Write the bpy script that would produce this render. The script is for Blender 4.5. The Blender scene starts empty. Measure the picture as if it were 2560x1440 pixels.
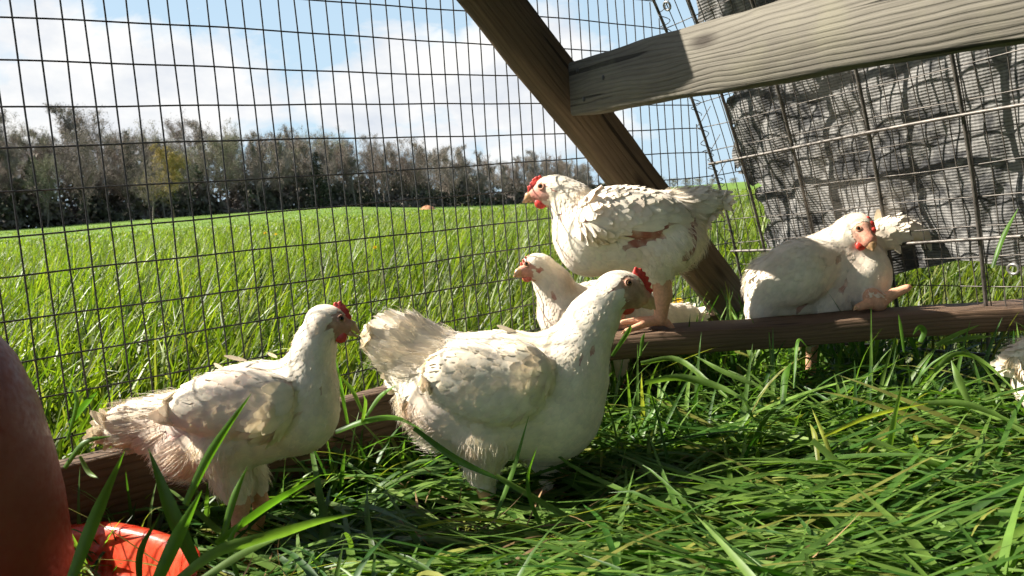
import bpy, math
import numpy as np
from mathutils import Matrix, Vector

# ------------------------------------------------------------------ camera, sky, sun, exposure
scene = bpy.context.scene
rng = np.random.default_rng(11)
FPX = 2000.0                       # focal length for a 2560 px wide frame
PITCH, ROLL = math.radians(-6.4), math.radians(-4.2)
CAM = np.array([0.0, 0.0, 0.42])
_cp, _sp, _cr, _sr = math.cos(PITCH), math.sin(PITCH), math.cos(ROLL), math.sin(ROLL)
FWD = np.array([0, _cp, _sp])
_u = np.array([0, -_sp, _cp]); _x = np.array([1.0, 0, 0])
RIGHT = _x * _cr + _u * _sr
UP = -_x * _sr + _u * _cr

cam_data = bpy.data.cameras.new("camera")
cam = bpy.data.objects.new("camera", cam_data)
scene.collection.objects.link(cam)
cam.matrix_world = Matrix(((RIGHT[0], UP[0], -FWD[0], CAM[0]),
                           (RIGHT[1], UP[1], -FWD[1], CAM[1]),
                           (RIGHT[2], UP[2], -FWD[2], CAM[2]), (0, 0, 0, 1)))
cam_data.sensor_width = 36.0
cam_data.lens = FPX / 2560 * 36
cam_data.clip_start = 0.02
cam_data.clip_end = 6000
cam_data.dof.use_dof = True
cam_data.dof.focus_distance = 1.2
cam_data.dof.aperture_fstop = 14
scene.camera = cam

SUN = np.array([-0.75, 0.10, 0.65]); SUN = SUN / np.linalg.norm(SUN)     # towards the sun
sun_el = math.asin(SUN[2]); sun_az = math.atan2(SUN[0], SUN[1])           # azimuth clockwise from +Y
sd = bpy.data.lights.new("sun", 'SUN'); sd.energy = 5.0; sd.angle = math.radians(0.55); sd.color = (1.0, 0.94, 0.84)
so = bpy.data.objects.new("sun", sd); scene.collection.objects.link(so)
so.rotation_euler = Vector(SUN).to_track_quat('Z', 'Y').to_euler()

world = bpy.data.worlds.new("World"); scene.world = world; world.use_nodes = True
SKY_STRENGTH = 0.05


class NT:
    """small helper to write node trees"""
    def __init__(self, tree, clear=True):
        self.t = tree
        if clear: tree.nodes.clear()
    def n(self, typ, **kw):
        nd = self.t.nodes.new(typ)
        for k, v in kw.items():
            if k.startswith('_'): setattr(nd, k[1:], v)
        for k, v in kw.items():
            if not k.startswith('_'):
                key = int(k[1:]) if k[0] == 'i' and k[1:].isdigit() else k
                self.set(nd.inputs[key], v)
        return nd
    def set(self, sock, v):
        if isinstance(v, bpy.types.NodeSocket): self.t.links.new(v, sock)
        elif isinstance(v, bpy.types.Node): self.t.links.new(v.outputs[0], sock)
        else: sock.default_value = v
    def math(self, op, a, b=0.0, c=None, clamp=False):
        nd = self.t.nodes.new('ShaderNodeMath'); nd.operation = op; nd.use_clamp = clamp
        self.set(nd.inputs[0], a); self.set(nd.inputs[1], b)
        if c is not None: self.set(nd.inputs[2], c)
        return nd.outputs[0]
    def ramp(self, fac, stops, interp='LINEAR'):
        nd = self.t.nodes.new('ShaderNodeValToRGB'); self.set(nd.inputs[0], fac)
        cr = nd.color_ramp; cr.interpolation = interp
        while len(cr.elements) < len(stops): cr.elements.new(0.5)
        for e, (p, c) in zip(cr.elements, stops):
            e.position = p
            e.color = (c, c, c, 1) if not isinstance(c, (tuple, list)) else (*c[:3], 1)
        return nd.outputs[0]
    def mix(self, fac, a, b, mode='MIX'):
        nd = self.t.nodes.new('ShaderNodeMix'); nd.data_type = 'RGBA'; nd.blend_type = mode
        self.set(nd.inputs[0], fac); self.set(nd.inputs[6], a); self.set(nd.inputs[7], b)
        return nd.outputs[2]
    def noise(self, vec, scale, detail=4, rough=0.55, dist=0.0):
        nd = self.t.nodes.new('ShaderNodeTexNoise')
        if vec is not None: self.set(nd.inputs['Vector'], vec)
        nd.inputs['Scale'].default_value = scale; nd.inputs['Detail'].default_value = detail
        nd.inputs['Roughness'].default_value = rough; nd.inputs['Distortion'].default_value = dist
        return nd.outputs['Fac']
    def mapping(self, vec, scale=(1, 1, 1), loc=(0, 0, 0), rot=(0, 0, 0)):
        nd = self.t.nodes.new('ShaderNodeMapping'); self.set(nd.inputs[0], vec)
        nd.inputs['Scale'].default_value = scale; nd.inputs['Location'].default_value = loc; nd.inputs['Rotation'].default_value = rot
        return nd.outputs[0]


def ray(px, py):
    return FWD + (px - 1280) / FPX * RIGHT + (720 - py) / FPX * UP
def at(px, py, Y):
    """the point of the place seen at (px, py) that stands at world depth Y"""
    d = ray(px, py); return CAM + d * (Y / d[1])


def build_world():
    k = NT(world.node_tree)
    out = k.n('ShaderNodeOutputWorld'); bg = k.n('ShaderNodeBackground')
    sky = k.n('ShaderNodeTexSky', _sky_type='NISHITA', _sun_disc=False)
    sky.sun_elevation = sun_el; sky.sun_rotation = sun_az
    sky.air_density = 1.0; sky.dust_density = 1.6; sky.ozone_density = 1.2
    tc = k.n('ShaderNodeTexCoord'); d = tc.outputs['Generated']
    v = k.mapping(d, scale=(1, 1, 2.1))
    big = k.noise(v, 2.3, 2, 0.5); fine = k.noise(v, 5.5, 9, 0.62, 0.25)
    dens = k.math('ADD', k.math('MULTIPLY', big, 0.55), k.math('MULTIPLY', fine, 0.55))
    # the cumulus banks that stand over the field
    def bank(dens, px, py, r, amt):
        c = ray(px, py); c = c / np.linalg.norm(c)
        dn = k.n('ShaderNodeVectorMath', _operation='DISTANCE', i0=k.mapping(d, scale=(1, 1, 1.35)), i1=(c[0], c[1], c[2] * 1.35)).outputs['Value']
        f = k.math('SUBTRACT', 1.0, k.math('DIVIDE', dn, r), clamp=True)
        return k.math('ADD', dens, k.math('MULTIPLY', k.math('POWER', f, 0.7), amt))
    for b in ((1200, 250, 0.20, 0.30), (1420, 200, 0.15, 0.16), (120, 190, 0.16, 0.22), (560, 235, 0.15, 0.16), (330, 230, 0.12, 0.12),
              (-500, 150, 0.3, 0.2), (1700, 380, 0.12, 0.13), (3200, 100, 0.3, 0.2), (950, 330, 0.12, .12)):
        dens = bank(dens, *b)
    el = k.n('ShaderNodeSeparateXYZ', Vector=d).outputs[2]
    hz = k.ramp(el, [(0.0, 0.92), (0.15, 0.85), (0.32, 0.66), (0.65, 0.06)])
    cov = k.ramp(dens, [(0.665, 0.0), (0.695, 0.5), (0.75, 1.0)])
    shade = k.noise(k.mapping(d, scale=(1, 1, 1.8), loc=(0.02, 0.0, 0.09)), 6.5, 6, 0.6)
    ccol = k.ramp(shade, [(0.30, (4.9, 5.25, 5.8)), (0.62, (7.3, 7.2, 7.0))])
    k.set(bg.inputs[0], k.mix(cov, k.mix(hz, sky, (4.1, 5.5, 6.6, 1)), ccol)); bg.inputs[1].default_value = SKY_STRENGTH
    k.t.links.new(bg.outputs[0], out.inputs[0])
build_world()

scene.view_settings.view_transform = 'Standard'
scene.view_settings.look = 'None'
scene.view_settings.exposure = 1.6
scene.view_settings.gamma = 1.0
scene.view_settings.use_curve_mapping = False
scene.render.engine = 'CYCLES'
scene.cycles.use_denoising = True
scene.cycles.use_adaptive_sampling = True
scene.cycles.adaptive_threshold = 0.025
scene.cycles.max_bounces = 4
scene.cycles.transparent_max_bounces = 6
scene.cycles.caustics_reflective = False
scene.cycles.caustics_refractive = False

# ------------------------------------------------------------------ helpers
def nrm(v):
    v = np.asarray(v, float); return v / np.maximum(np.linalg.norm(v, axis=-1, keepdims=True), 1e-12)

def mesh_np(name, V, Fq, col=None, smooth=True, mats=(), colname='col', extra=None):
    """V (n,3); Fq (m,4) quads or (m,3) triangles; col (n,3) per-vertex colour"""
    V = np.ascontiguousarray(V, np.float32); Fq = np.ascontiguousarray(Fq, np.int32)
    me = bpy.data.meshes.new(name)
    n, (m, s) = len(V), Fq.shape
    me.vertices.add(n); me.vertices.foreach_set('co', V.ravel())
    me.loops.add(m * s); me.loops.foreach_set('vertex_index', Fq.ravel())
    me.polygons.add(m); me.polygons.foreach_set('loop_start', np.arange(0, m * s, s, dtype=np.int32))
    me.update(calc_edges=True); me.validate()
    if smooth: me.polygons.foreach_set('use_smooth', np.ones(len(me.polygons), bool))
    if col is not None:
        a = me.attributes.new(colname, 'FLOAT_COLOR', 'POINT')
        c = np.ones((n, 4), np.float32); c[:, :3] = col; a.data.foreach_set('color', c.ravel())
    for mt in mats: me.materials.append(mt)
    return me

def link(name, me, parent=None, kind=None):
    o = bpy.data.objects.new(name, me); scene.collection.objects.link(o)
    if parent is not None: o.parent = parent
    if kind: o['kind'] = kind
    return o

def tag(o, label=None, cat=None, group=None, kind=None):
    if label: o['label'] = label
    if cat: o['category'] = cat
    if group: o['group'] = group
    if kind: o['kind'] = kind
    return o

def empty(name, loc=(0, 0, 0)):
    o = bpy.data.objects.new(name, None); scene.collection.objects.link(o)
    o.location = loc; o.empty_display_size = 0.1
    return o

def part(name, me, thing, kind=None):
    """mesh in world coordinates as a child of an Empty that only has a location"""
    o = link(name, me, thing, kind)
    o.matrix_parent_inverse = Matrix.Translation(-Vector(thing.location)) if thing is not None else Matrix()
    return o

def tube(P, R, seg=6, cap=True):
    P = np.asarray(P, float); n = len(P); R = np.broadcast_to(np.asarray(R, float), (n,))
    T = nrm(np.gradient(P, axis=0)); ref = np.array([0, 0, 1.0]) if abs(T[0][2]) < 0.9 else np.array([1.0, 0, 0])
    A = nrm(np.cross(T, ref)); B = np.cross(T, A)
    th = np.arange(seg) / seg * 2 * np.pi
    V = (P[:, None] + R[:, None, None] * (np.cos(th)[None, :, None] * A[:, None] + np.sin(th)[None, :, None] * B[:, None])).reshape(-1, 3)
    i = np.arange(n - 1)[:, None]; j = np.arange(seg)[None]; j2 = (j + 1) % seg
    Fq = np.stack([i * seg + j, i * seg + j2, (i + 1) * seg + j2, (i + 1) * seg + j], -1).reshape(-1, 4)
    return V, Fq

def joinm(parts):
    Vs, Fs, o = [], [], 0
    for V, Fq in parts:
        Vs.append(V); Fs.append(Fq + o); o += len(V)
    return np.concatenate(Vs), np.concatenate(Fs)

# ------------------------------------------------------------------ materials
def newmat(name):
    m = bpy.data.materials.new(name); m.use_nodes = True
    k = NT(m.node_tree); out = k.n('ShaderNodeOutputMaterial')
    return m, k, out

def principled(k, col, rough=0.6, **kw):
    p = k.n('ShaderNodeBsdfPrincipled'); k.set(p.inputs['Base Color'], col); k.set(p.inputs['Roughness'], rough)
    for a, v in kw.items(): k.set(p.inputs[a.replace('_', ' ')], v)
    return p

def bump(k, h, strength=0.4, dist=0.002):
    return k.n('ShaderNodeBump', Height=h, Strength=strength, Distance=dist)

def attr(k, name='col'):
    return k.n('ShaderNodeAttribute', _attribute_name=name).outputs['Color']

def mat_leaf(name, trans=0.45, rough=0.42, spec=0.5, tcol=(1.35, 1.5, 0.55)):
    m, k, out = newmat(name)
    c = attr(k)
    uvn = k.noise(k.n('ShaderNodeTexCoord').outputs['Object'], 35, 3)
    c2 = k.mix(1.0, c, k.ramp(uvn, [(0.3, 0.75), (0.7, 1.2)]), 'MULTIPLY')
    p = principled(k, c2, rough, Specular_IOR_Level=spec)
    t = k.n('ShaderNodeBsdfTranslucent'); k.set(t.inputs[0], k.mix(1.0, c2, (*tcol, 1), 'MULTIPLY'))
    mx = k.n('ShaderNodeMixShader', i0=trans, i1=p, i2=t.outputs[0]); k.set(out.inputs[0], mx)
    return m

def mat_feather(name):
    m, k, out = newmat(name)
    c = attr(k); obj = k.n('ShaderNodeTexCoord').outputs['Object']
    f = k.noise(obj, 60, 4)
    c2 = k.mix(1.0, c, k.ramp(f, [(0.3, 0.88), (0.65, 1.05)]), 'MULTIPLY')
    p = principled(k, c2, 0.85, Specular_IOR_Level=0.15, Sheen_Weight=0.25, Sheen_Roughness=0.5)
    t = k.n('ShaderNodeBsdfTranslucent'); k.set(t.inputs[0], k.mix(1.0, c2, (1.0, 0.92, 0.8, 1), 'MULTIPLY'))
    k.set(out.inputs[0], k.n('ShaderNodeMixShader', i0=0.16, i1=p, i2=t.outputs[0]))
    return m

def mat_skinbody(name):
    m, k, out = newmat(name)
    c = attr(k); obj = k.n('ShaderNodeTexCoord').outputs['Object']
    f = k.noise(obj, 220, 4, 0.6)
    c2 = k.mix(1.0, c, k.ramp(f, [(0.3, 0.8), (0.7, 1.1)]), 'MULTIPLY')
    p = principled(k, c2, 0.7, Specular_IOR_Level=0.25, Subsurface_Weight=0.15, Subsurface_Scale=0.004, Normal=bump(k, f, 0.5, 0.0012))
    p.inputs['Subsurface Radius'].default_value = (1.0, 0.4, 0.25)
    k.set(out.inputs[0], p)
    return m

def mat_flesh(name, col, rough=0.45, sss=0.3, nscale=300, amt=0.35):
    m, k, out = newmat(name)
    obj = k.n('ShaderNodeTexCoord').outputs['Object']
    f = k.noise(obj, nscale, 3)
    c2 = k.mix(1.0, (*col, 1), k.ramp(f, [(0.3, 1 - amt), (0.7, 1 + amt * .4)]), 'MULTIPLY')
    p = principled(k, c2, rough, Subsurface_Weight=sss, Subsurface_Scale=0.003, Normal=bump(k, f, 0.4, 0.0008))
    p.inputs['Subsurface Radius'].default_value = (1.0, 0.25, 0.15)
    k.set(out.inputs[0], p)
    return m

def mat_simple(name, col, rough=0.5, metal=0.0, nscale=80, amt=0.3, bumps=0.2, **kw):
    m, k, out = newmat(name)
    obj = k.n('ShaderNodeTexCoord').outputs['Object']
    f = k.noise(obj, nscale, 4)
    c2 = k.mix(1.0, (*col, 1), k.ramp(f, [(0.3, 1 - amt), (0.7, 1 + amt * .5)]), 'MULTIPLY')
    p = principled(k, c2, rough, Metallic=metal, Normal=bump(k, f, bumps, 0.001), **kw)
    k.set(out.inputs[0], p)
    return m

def mat_wood(name, light, dark, stain, seed=0.0, grain=1.0, green=None):
    """sawn softwood, the grain runs along the object's X axis"""
    m, k, out = newmat(name)
    o = k.n('ShaderNodeTexCoord').outputs['Object']
    o = k.mapping(o, loc=(seed, seed * .37, seed * .71))
    warp = k.noise(k.mapping(o, scale=(2.2, 9, 9)), 1.6, 3)
    # knots: cells stretched along the board bend the grain round them
    vk = k.n('ShaderNodeTexVoronoi', _feature='F1', Scale=1.0, Vector=k.mapping(o, scale=(4.2, 13, 13)))
    kd = vk.outputs['Distance']
    knot = k.ramp(kd, [(0.05, 1.0), (0.16, 0.0)])
    near = k.ramp(kd, [(0.0, 1.0), (0.5, 0.0)])
    base = k.n('ShaderNodeSeparateXYZ', Vector=o)
    yy = k.math('ADD', k.math('ADD', base.outputs[2], k.math('MULTIPLY', base.outputs[1], 0.8)),
                k.math('ADD', k.math('MULTIPLY', warp, 0.016), k.math('MULTIPLY', near, 0.010)))
    ringv = k.math('SINE', k.math('MULTIPLY', yy, 620 * grain))
    ring = k.ramp(k.math('MULTIPLY_ADD', ringv, 0.5, 0.5), [(0.0, 0.0), (0.72, 0.25), (0.95, 1.0)])
    fib = k.noise(k.mapping(o, scale=(6, 260, 260)), 1.0, 5, 0.65)
    blot = k.noise(k.mapping(o, scale=(3, 10, 10)), 2.0, 5, 0.6)
    crack = k.ramp(k.noise(k.mapping(o, scale=(2.5, 75, 75), rot=(0, 0.02, 0)), 1.0, 2, 0.4), [(0.29, 1.0), (0.315, 0.0)])
    c = k.mix(k.ramp(blot, [(0.35, 0.0), (0.68, 1.0)]), (*light, 1), (*stain, 1))
    c = k.mix(k.math('MULTIPLY', ring, 0.36), c, (*dark, 1))
    c = k.mix(k.ramp(fib, [(0.35, 0.45), (0.6, 0.0)]), c, (*dark, 1))
    c = k.mix(k.math('MULTIPLY', knot, 0.85), c, (dark[0] * .35, dark[1] * .3, dark[2] * .28, 1))
    c = k.mix(k.math('MULTIPLY', crack, 0.8), c, (dark[0] * .25, dark[1] * .25, dark[2] * .25, 1))
    if green: c = k.mix(k.ramp(k.noise(o, 14, 5), [(0.5, 0.0), (0.75, 0.35)]), c, (*green, 1))
    h = k.math('SUBTRACT', k.math('SUBTRACT', k.math('MULTIPLY', fib, 0.8), k.math('MULTIPLY', ring, 0.5)), k.math('MULTIPLY', crack, 1.3))
    p = principled(k, c, 0.82, Specular_IOR_Level=0.2, Normal=bump(k, h, 0.75, 0.0016))
    k.set(out.inputs[0], p)
    return m

M = {}
M['feather'] = mat_feather('feather')
M['skin'] = mat_skinbody('bird_skin')
M['comb'] = mat_flesh('comb_red', (0.62, 0.055, 0.035), 0.4, 0.35)
M['combpale'] = mat_flesh('comb_pale', (0.66, 0.17, 0.11), 0.45, 0.35)
M['beak'] = mat_flesh('beak_horn', (0.58, 0.34, 0.17), 0.35, 0.15, 120, 0.2)
M['eye'] = mat_simple('eye_iris', (0.22, 0.10, 0.03), 0.08, 0, 500, 0.3, 0.0)
M['pupil'] = mat_simple('eye_pupil', (0.004, 0.004, 0.004), 0.05, 0, 10, 0, 0)
M['lid'] = mat_flesh('eyelid', (0.55, 0.30, 0.20), 0.5, 0.2)
M['grass'] = mat_leaf('grass_blade', 0.46, 0.45, 0.4)
M['straw'] = mat_leaf('straw', 0.25, 0.6, 0.3, (1.1, 1.0, 0.7))
M['wire'] = mat_simple('galvanised_wire', (0.050, 0.048, 0.046), 0.5, 0.35, 150, 0.5, 0.2)
M['rod'] = mat_simple('weathered_steel_rod', (0.13, 0.115, 0.10), 0.5, 0.45, 60, 0.55, 0.35)
M['wood_rail'] = mat_wood('wood_rail', (0.15, 0.098, 0.062), (0.07, 0.044, 0.028), (0.10, 0.067, 0.043), 0.3)
M['wood_beam'] = mat_wood('wood_beam', (0.17, 0.108, 0.068), (0.075, 0.046, 0.029), (0.115, 0.074, 0.048), 1.9, 1.6)
M['wood_diag'] = mat_wood('wood_brace', (0.16, 0.115, 0.068), (0.07, 0.047, 0.028), (0.095, 0.07, 0.043), 4.1, 0.8)
M['wood_board'] = mat_wood('wood_board', (0.165, 0.15, 0.12), (0.065, 0.057, 0.045), (0.12, 0.108, 0.086), 7.7, 1.5, (0.20, 0.19, 0.12))

def mat_tarp():
    m, k, out = newmat('silver_woven_tarp')
    o = k.n('ShaderNodeTexCoord').outputs['UV']
    s = k.n('ShaderNodeSeparateXYZ', Vector=o)
    jit = k.math('MULTIPLY', k.noise(k.mapping(o, scale=(60, 60, 1)), 1, 3), 0.0016)
    weft = k.math('SINE', k.math('MULTIPLY', k.math('ADD', s.outputs[1], jit), 1250))
    warp = k.math('SINE', k.math('MULTIPLY', k.math('ADD', s.outputs[0], jit), 900))
    w = k.math('ADD', k.math('MULTIPLY', weft, 0.75), k.math('MULTIPLY', warp, 0.25))
    big = k.noise(k.mapping(o, scale=(6, 9, 1)), 1.0, 6, 0.6, 0.8)
    fray = k.noise(k.mapping(o, scale=(18, 26, 1)), 1.0, 5, 0.65, 1.2)
    fold_shade = k.ramp(k.math('ADD', k.math('MULTIPLY', big, .5), k.math('MULTIPLY', fray, .5)), [(0.43, 0.0), (0.53, 1.0)])
    c = k.mix(fold_shade, (0.05, 0.05, 0.052, 1), (0.27, 0.26, 0.245, 1))  # fold shading and lit streaks painted into the cloth colour
    c = k.mix(k.ramp(k.math('MULTIPLY_ADD', w, 0.5, 0.5), [(0.2, 0.45), (0.6, 0.0)]), c, (0.05, 0.05, 0.05, 1))
    h = k.math('ADD', k.math('MULTIPLY', w, 0.2), k.math('MULTIPLY', fray, 1.1))
    p = principled(k, c, 0.6, Metallic=0.0, Specular_IOR_Level=0.4, Normal=bump(k, h, 0.7, 0.0022))
    k.set(out.inputs[0], p)
    return m
M['tarp'] = mat_tarp()

def mat_ground():
    m, k, out = newmat('pasture_ground')
    o = k.n('ShaderNodeTexCoord').outputs['Object']
    ln = k.n('ShaderNodeVectorMath', _operation='LENGTH', i0=o).outputs['Value']
    far = k.math('DIVIDE', ln, 22.0, clamp=True)
    n1 = k.noise(o, 0.12, 5); n2 = k.noise(o, 2.5, 6, 0.65); n3 = k.noise(o, 60, 5, 0.7)
    soil = k.mix(n3, (0.004, 0.006, 0.003, 1), (0.022, 0.019, 0.010, 1))
    gr = k.mix(n2, (0.055, 0.11, 0.014, 1), (0.13, 0.20, 0.03, 1))
    gr = k.mix(k.ramp(n1, [(0.4, 0.0), (0.62, 0.55)]), gr, (0.13, 0.21, 0.045, 1))
    c = k.mix(k.ramp(far, [(0.2, 0.0), (0.9, 1.0)]), soil, gr)
    p = principled(k, c, 0.9, Specular_IOR_Level=0.1, Normal=bump(k, k.noise(o, 7, 8, 0.75), 0.6, 0.05))
    k.set(out.inputs[0], p)
    return m
M['ground'] = mat_ground()

def mat_attr(name, rough=0.85, spec=0.15, nscale=1.3):
    m, k, out = newmat(name)
    o = k.n('ShaderNodeTexCoord').outputs['Object']
    c = k.mix(1.0, attr(k), k.ramp(k.noise(o, nscale, 4), [(0.3, 0.7), (0.7, 1.25)]), 'MULTIPLY')
    k.set(out.inputs[0], principled(k, c, rough, Specular_IOR_Level=spec))
    return m
M['bark'] = mat_attr('bark')
M['twig'] = mat_attr('twigs_and_buds')

def mat_plastic(name, c1, c2, rough, trans):
    m, k, out = newmat(name)
    o = k.n('ShaderNodeTexCoord').outputs['Object']
    f = k.noise(o, 26, 6, 0.65); f2 = k.noise(o, 150, 3)
    c = k.mix(k.ramp(f, [(0.42, 0.0), (0.66, 1.0)]), (*c1, 1), (*c2, 1))
    p = principled(k, c, k.ramp(f2, [(0.3, rough * .7), (0.7, rough * 1.3)]), Specular_IOR_Level=0.5, Normal=bump(k, k.math('ADD', f, k.math('MULTIPLY', f2, .2)), 0.25, 0.0015))
    t = k.n('ShaderNodeBsdfTranslucent'); k.set(t.inputs[0], c)
    k.set(out.inputs[0], k.n('ShaderNodeMixShader', i0=trans, i1=p, i2=t.outputs[0]))
    return m
M['jug'] = mat_plastic('faded_red_plastic', (0.22, 0.042, 0.024), (0.245, 0.055, 0.032), 0.5, 0.10)
M['tray'] = mat_plastic('bright_red_plastic', (0.72, 0.055, 0.022), (0.78, 0.13, 0.06), 0.28, 0.3)
def mat_water():
    m, k, out = newmat('water')
    p = principled(k, (1, 1, 1, 1), 0.03, Transmission_Weight=1.0, IOR=1.33, Normal=bump(k, k.noise(k.n('ShaderNodeTexCoord').outputs['Object'], 45, 3), 0.25, 0.003))
    k.set(out.inputs[0], p); return m
M['water'] = mat_water()
M['metal_ring'] = mat_simple('grommet', (0.35, 0.34, 0.32), 0.35, 0.6, 90, 0.3, 0.2)
M['yellow'] = mat_leaf('dandelion_petals', 0.3, 0.6, 0.2, (1, 1, 1))

# ------------------------------------------------------------------ the lie of the land
F0 = np.array([-0.561, 0.975, 0.674]); TH = 0.6546
D = np.array([math.cos(TH), math.sin(TH), 0.0]); N = np.array([-math.sin(TH), math.cos(TH), 0.0])
EDIR = np.array([0.497, -0.866, 0.058])
def onf(px, py, off=0.0):
    d = ray(px, py); return CAM + d * (((F0 - CAM) @ N + off) / (d @ N))

def terrain(x, y):
    r = np.hypot(x, y)
    az = np.degrees(np.arctan2(x, y))
    s = np.clip((r - 35) / 70, 0, 1); s = s * s * (3 - 2 * s)
    left = np.clip((-(az) + 2) / 14, 0, 1)
    z = s * (1.0 * left - 1.7 * (1 - left))
    z += 0.03 * np.sin(x * .55 + 1) * np.sin(y * .6) * np.clip((r - 2.5) / 5, 0, 1)
    z += 0.10 * np.sin(x * .11 + .4) * np.sin(y * .13 + 1) * np.clip((r - 10) / 20, 0, 1)
    return z

def build_ground():
    rr = np.concatenate([[0.0], np.geomspace(0.25, 2600, 110)]); na = 160
    th = np.arange(na) / na * 2 * np.pi
    X = rr[:, None] * np.sin(th); Y = rr[:, None] * np.cos(th)
    V = np.stack([X, Y, terrain(X, Y)], -1).reshape(-1, 3)
    i = np.arange(len(rr) - 1)[:, None]; j = np.arange(na)[None]; j2 = (j + 1) % na
    Fq = np.stack([i * na + j, (i + 1) * na + j, (i + 1) * na + j2, i * na + j2], -1).reshape(-1, 4)
    link('ground', mesh_np('ground', V, Fq[:, ::-1], mats=[M['ground']]), None, 'structure')
build_ground()

# ------------------------------------------------------------------ wooden frame of the pen
def board(name, A, B, up, hgt, thk, mat, parent, cut_z=None, bev=0.003, bow=0.0):
    """sawn board from A to B (centre line), 'up' is the direction of its height; local X runs along the grain"""
    A, B = np.asarray(A, float), np.asarray(B, float)
    L = np.linalg.norm(B - A); ex = (B - A) / L
    ez = nrm(np.asarray(up, float) - ex * (np.asarray(up) @ ex)); ey = np.cross(ez, ex)
    h, t, b = hgt / 2, thk / 2, bev
    ring = np.array([(-t + b, -h), (t - b, -h), (t, -h + b), (t, h - b), (t - b, h), (-t + b, h), (-t, h - b), (-t, -h + b)])
    nseg = 24; xs = np.concatenate([[0, b], np.linspace(0, L, nseg + 1)[1:-1], [L - b, L]])
    V = []
    for q, x in enumerate(xs):
        sc = 0.93 if q in (0, len(xs) - 1) else 1.0
        wob = 0.0012 * np.sin(x * 17 + hgt * 40) + bow * math.sin(math.pi * x / L)
        for ri, (yy, zz) in enumerate(ring):
            V.append((x, yy * (sc if thk > .02 else 1) + 0.0006 * math.sin(x * 29 + ri), zz * (0.985 if sc < 1 else 1) + wob + 0.0007 * math.sin(x * 43 + ri * 2.1)))
    V = np.array(V); n = len(xs)
    i = np.arange(n - 1)[:, None]; j = np.arange(8)[None]; j2 = (j + 1) % 8
    Fq = np.stack([i * 8 + j, i * 8 + j2, (i + 1) * 8 + j2, (i + 1) * 8 + j], -1).reshape(-1, 4)
    e = (n - 1) * 8
    caps = np.array([[7, 6, 1, 0], [6, 5, 2, 1], [5, 4, 3, 2], [e, e + 1, e + 6, e + 7], [e + 1, e + 2, e + 5, e + 6], [e + 2, e + 3, e + 4, e + 5]])
    Fq = np.concatenate([Fq, caps])
    if cut_z is not None:       # foot sawn level to stand on the rail: slide the end along the board until no corner is below
        W = A + V[:, :1] * ex + V[:, 1:2] * ey + V[:, 2:3] * ez
        low = W[:, 2] < cut_z
        V[low, 0] += (cut_z - W[low, 2]) / ex[2]
    me = mesh_np(name, V, Fq, smooth=False, mats=[mat])
    o = link(name, me, parent)
    o.matrix_world = Matrix(((ex[0], ey[0], ez[0], A[0]), (ex[1], ey[1], ez[1], A[1]), (ex[2], ey[2], ez[2], A[2]), (0, 0, 0, 1)))
    return o

frame = tag(empty('pen_frame', (0, 0, 0)), 'weathered wooden frame of the pen: bottom rail, cross beam, slanting brace and upper board', 'frame')
def fpt(s, z, off=0.0):
    p = F0 + D * s + N * off; p[2] = z; return p
tag(board('bottom_rail', fpt(-0.42, 0.072, -0.018), fpt(1.305, 0.072, -0.018), (0, 0, 1), 0.136, 0.038, M['wood_rail'], frame), 'dark brown bottom rail along the wire fence, sunlit on top')
tag(board('cross_beam', (-0.115, 1.337, 0.161), (1.25, 1.337, 0.161), (0, 0, 1), 0.038, 0.092, M['wood_beam'], frame, bow=0.002), 'brown cross beam that the birds perch on')
dA, dB = fpt(1.295, 0.135, -0.041), fpt(0.40, 1.02, -0.041)
tag(board('diagonal_brace', dA - 0.06 * nrm(dB - dA), dB, np.cross(nrm(dB - dA), -N), 0.090, 0.038, M['wood_diag'], frame, cut_z=0.142), 'dark slanting brace, its narrow left edge lit')
bdir = nrm([0.41, -0.912, -0.04]); bn = nrm([-0.912, -0.41, 0])
b0 = onf(1425, 222, -0.082) - bn * 0.019
tag(board('upper_board', b0 - bdir * 0.004, b0 + bdir * 1.05, (0, 0, 1), 0.090, 0.038, M['wood_board'], frame), 'grey weathered board nailed to the brace')

def nail(p, n, r=0.0042):
    n = nrm(n); t1 = nrm(np.cross(n, [0.3, 0.1, 1])); t2 = np.cross(n, t1); a = np.arange(10) / 10 * 2 * np.pi
    ringp = lambda rr, h: p + n * h + rr * (np.cos(a)[:, None] * t1 + np.sin(a)[:, None] * t2)
    V = np.concatenate([ringp(r, -.001), ringp(r, .0006), ringp(r * .7, .0014), ringp(r * .02, .0016)])
    i = np.arange(3)[:, None]; j = np.arange(10)[None]; j2 = (j + 1) % 10
    link('nail', mesh_np('nail', V, np.stack([i * 10 + j, i * 10 + j2, (i + 1) * 10 + j2, (i + 1) * 10 + j], -1).reshape(-1, 4), mats=[M['wire']]), frame)
for dk, dz in ((.03, .026), (.045, -.022), (.11, .005)): nail(b0 + bdir * dk + bn * 0.0195 + np.array([0, 0, dz]), bn)
# ------------------------------------------------------------------ wire fence (end wall)
_pz = np.array([0.0, .1, .2, .3, .4, .5, .6, .7, .8, .9, 1.0, 1.1, 1.25])
_ps = np.array([1.395, 1.38, 1.36, 1.335, 1.302, 1.264, 1.222, 1.174, 1.118, 1.05, .965, .86, .66])
_pc = np.polyfit(_pz, _ps, 4)
def prof(z): return np.polyval(_pc, z)

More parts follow.
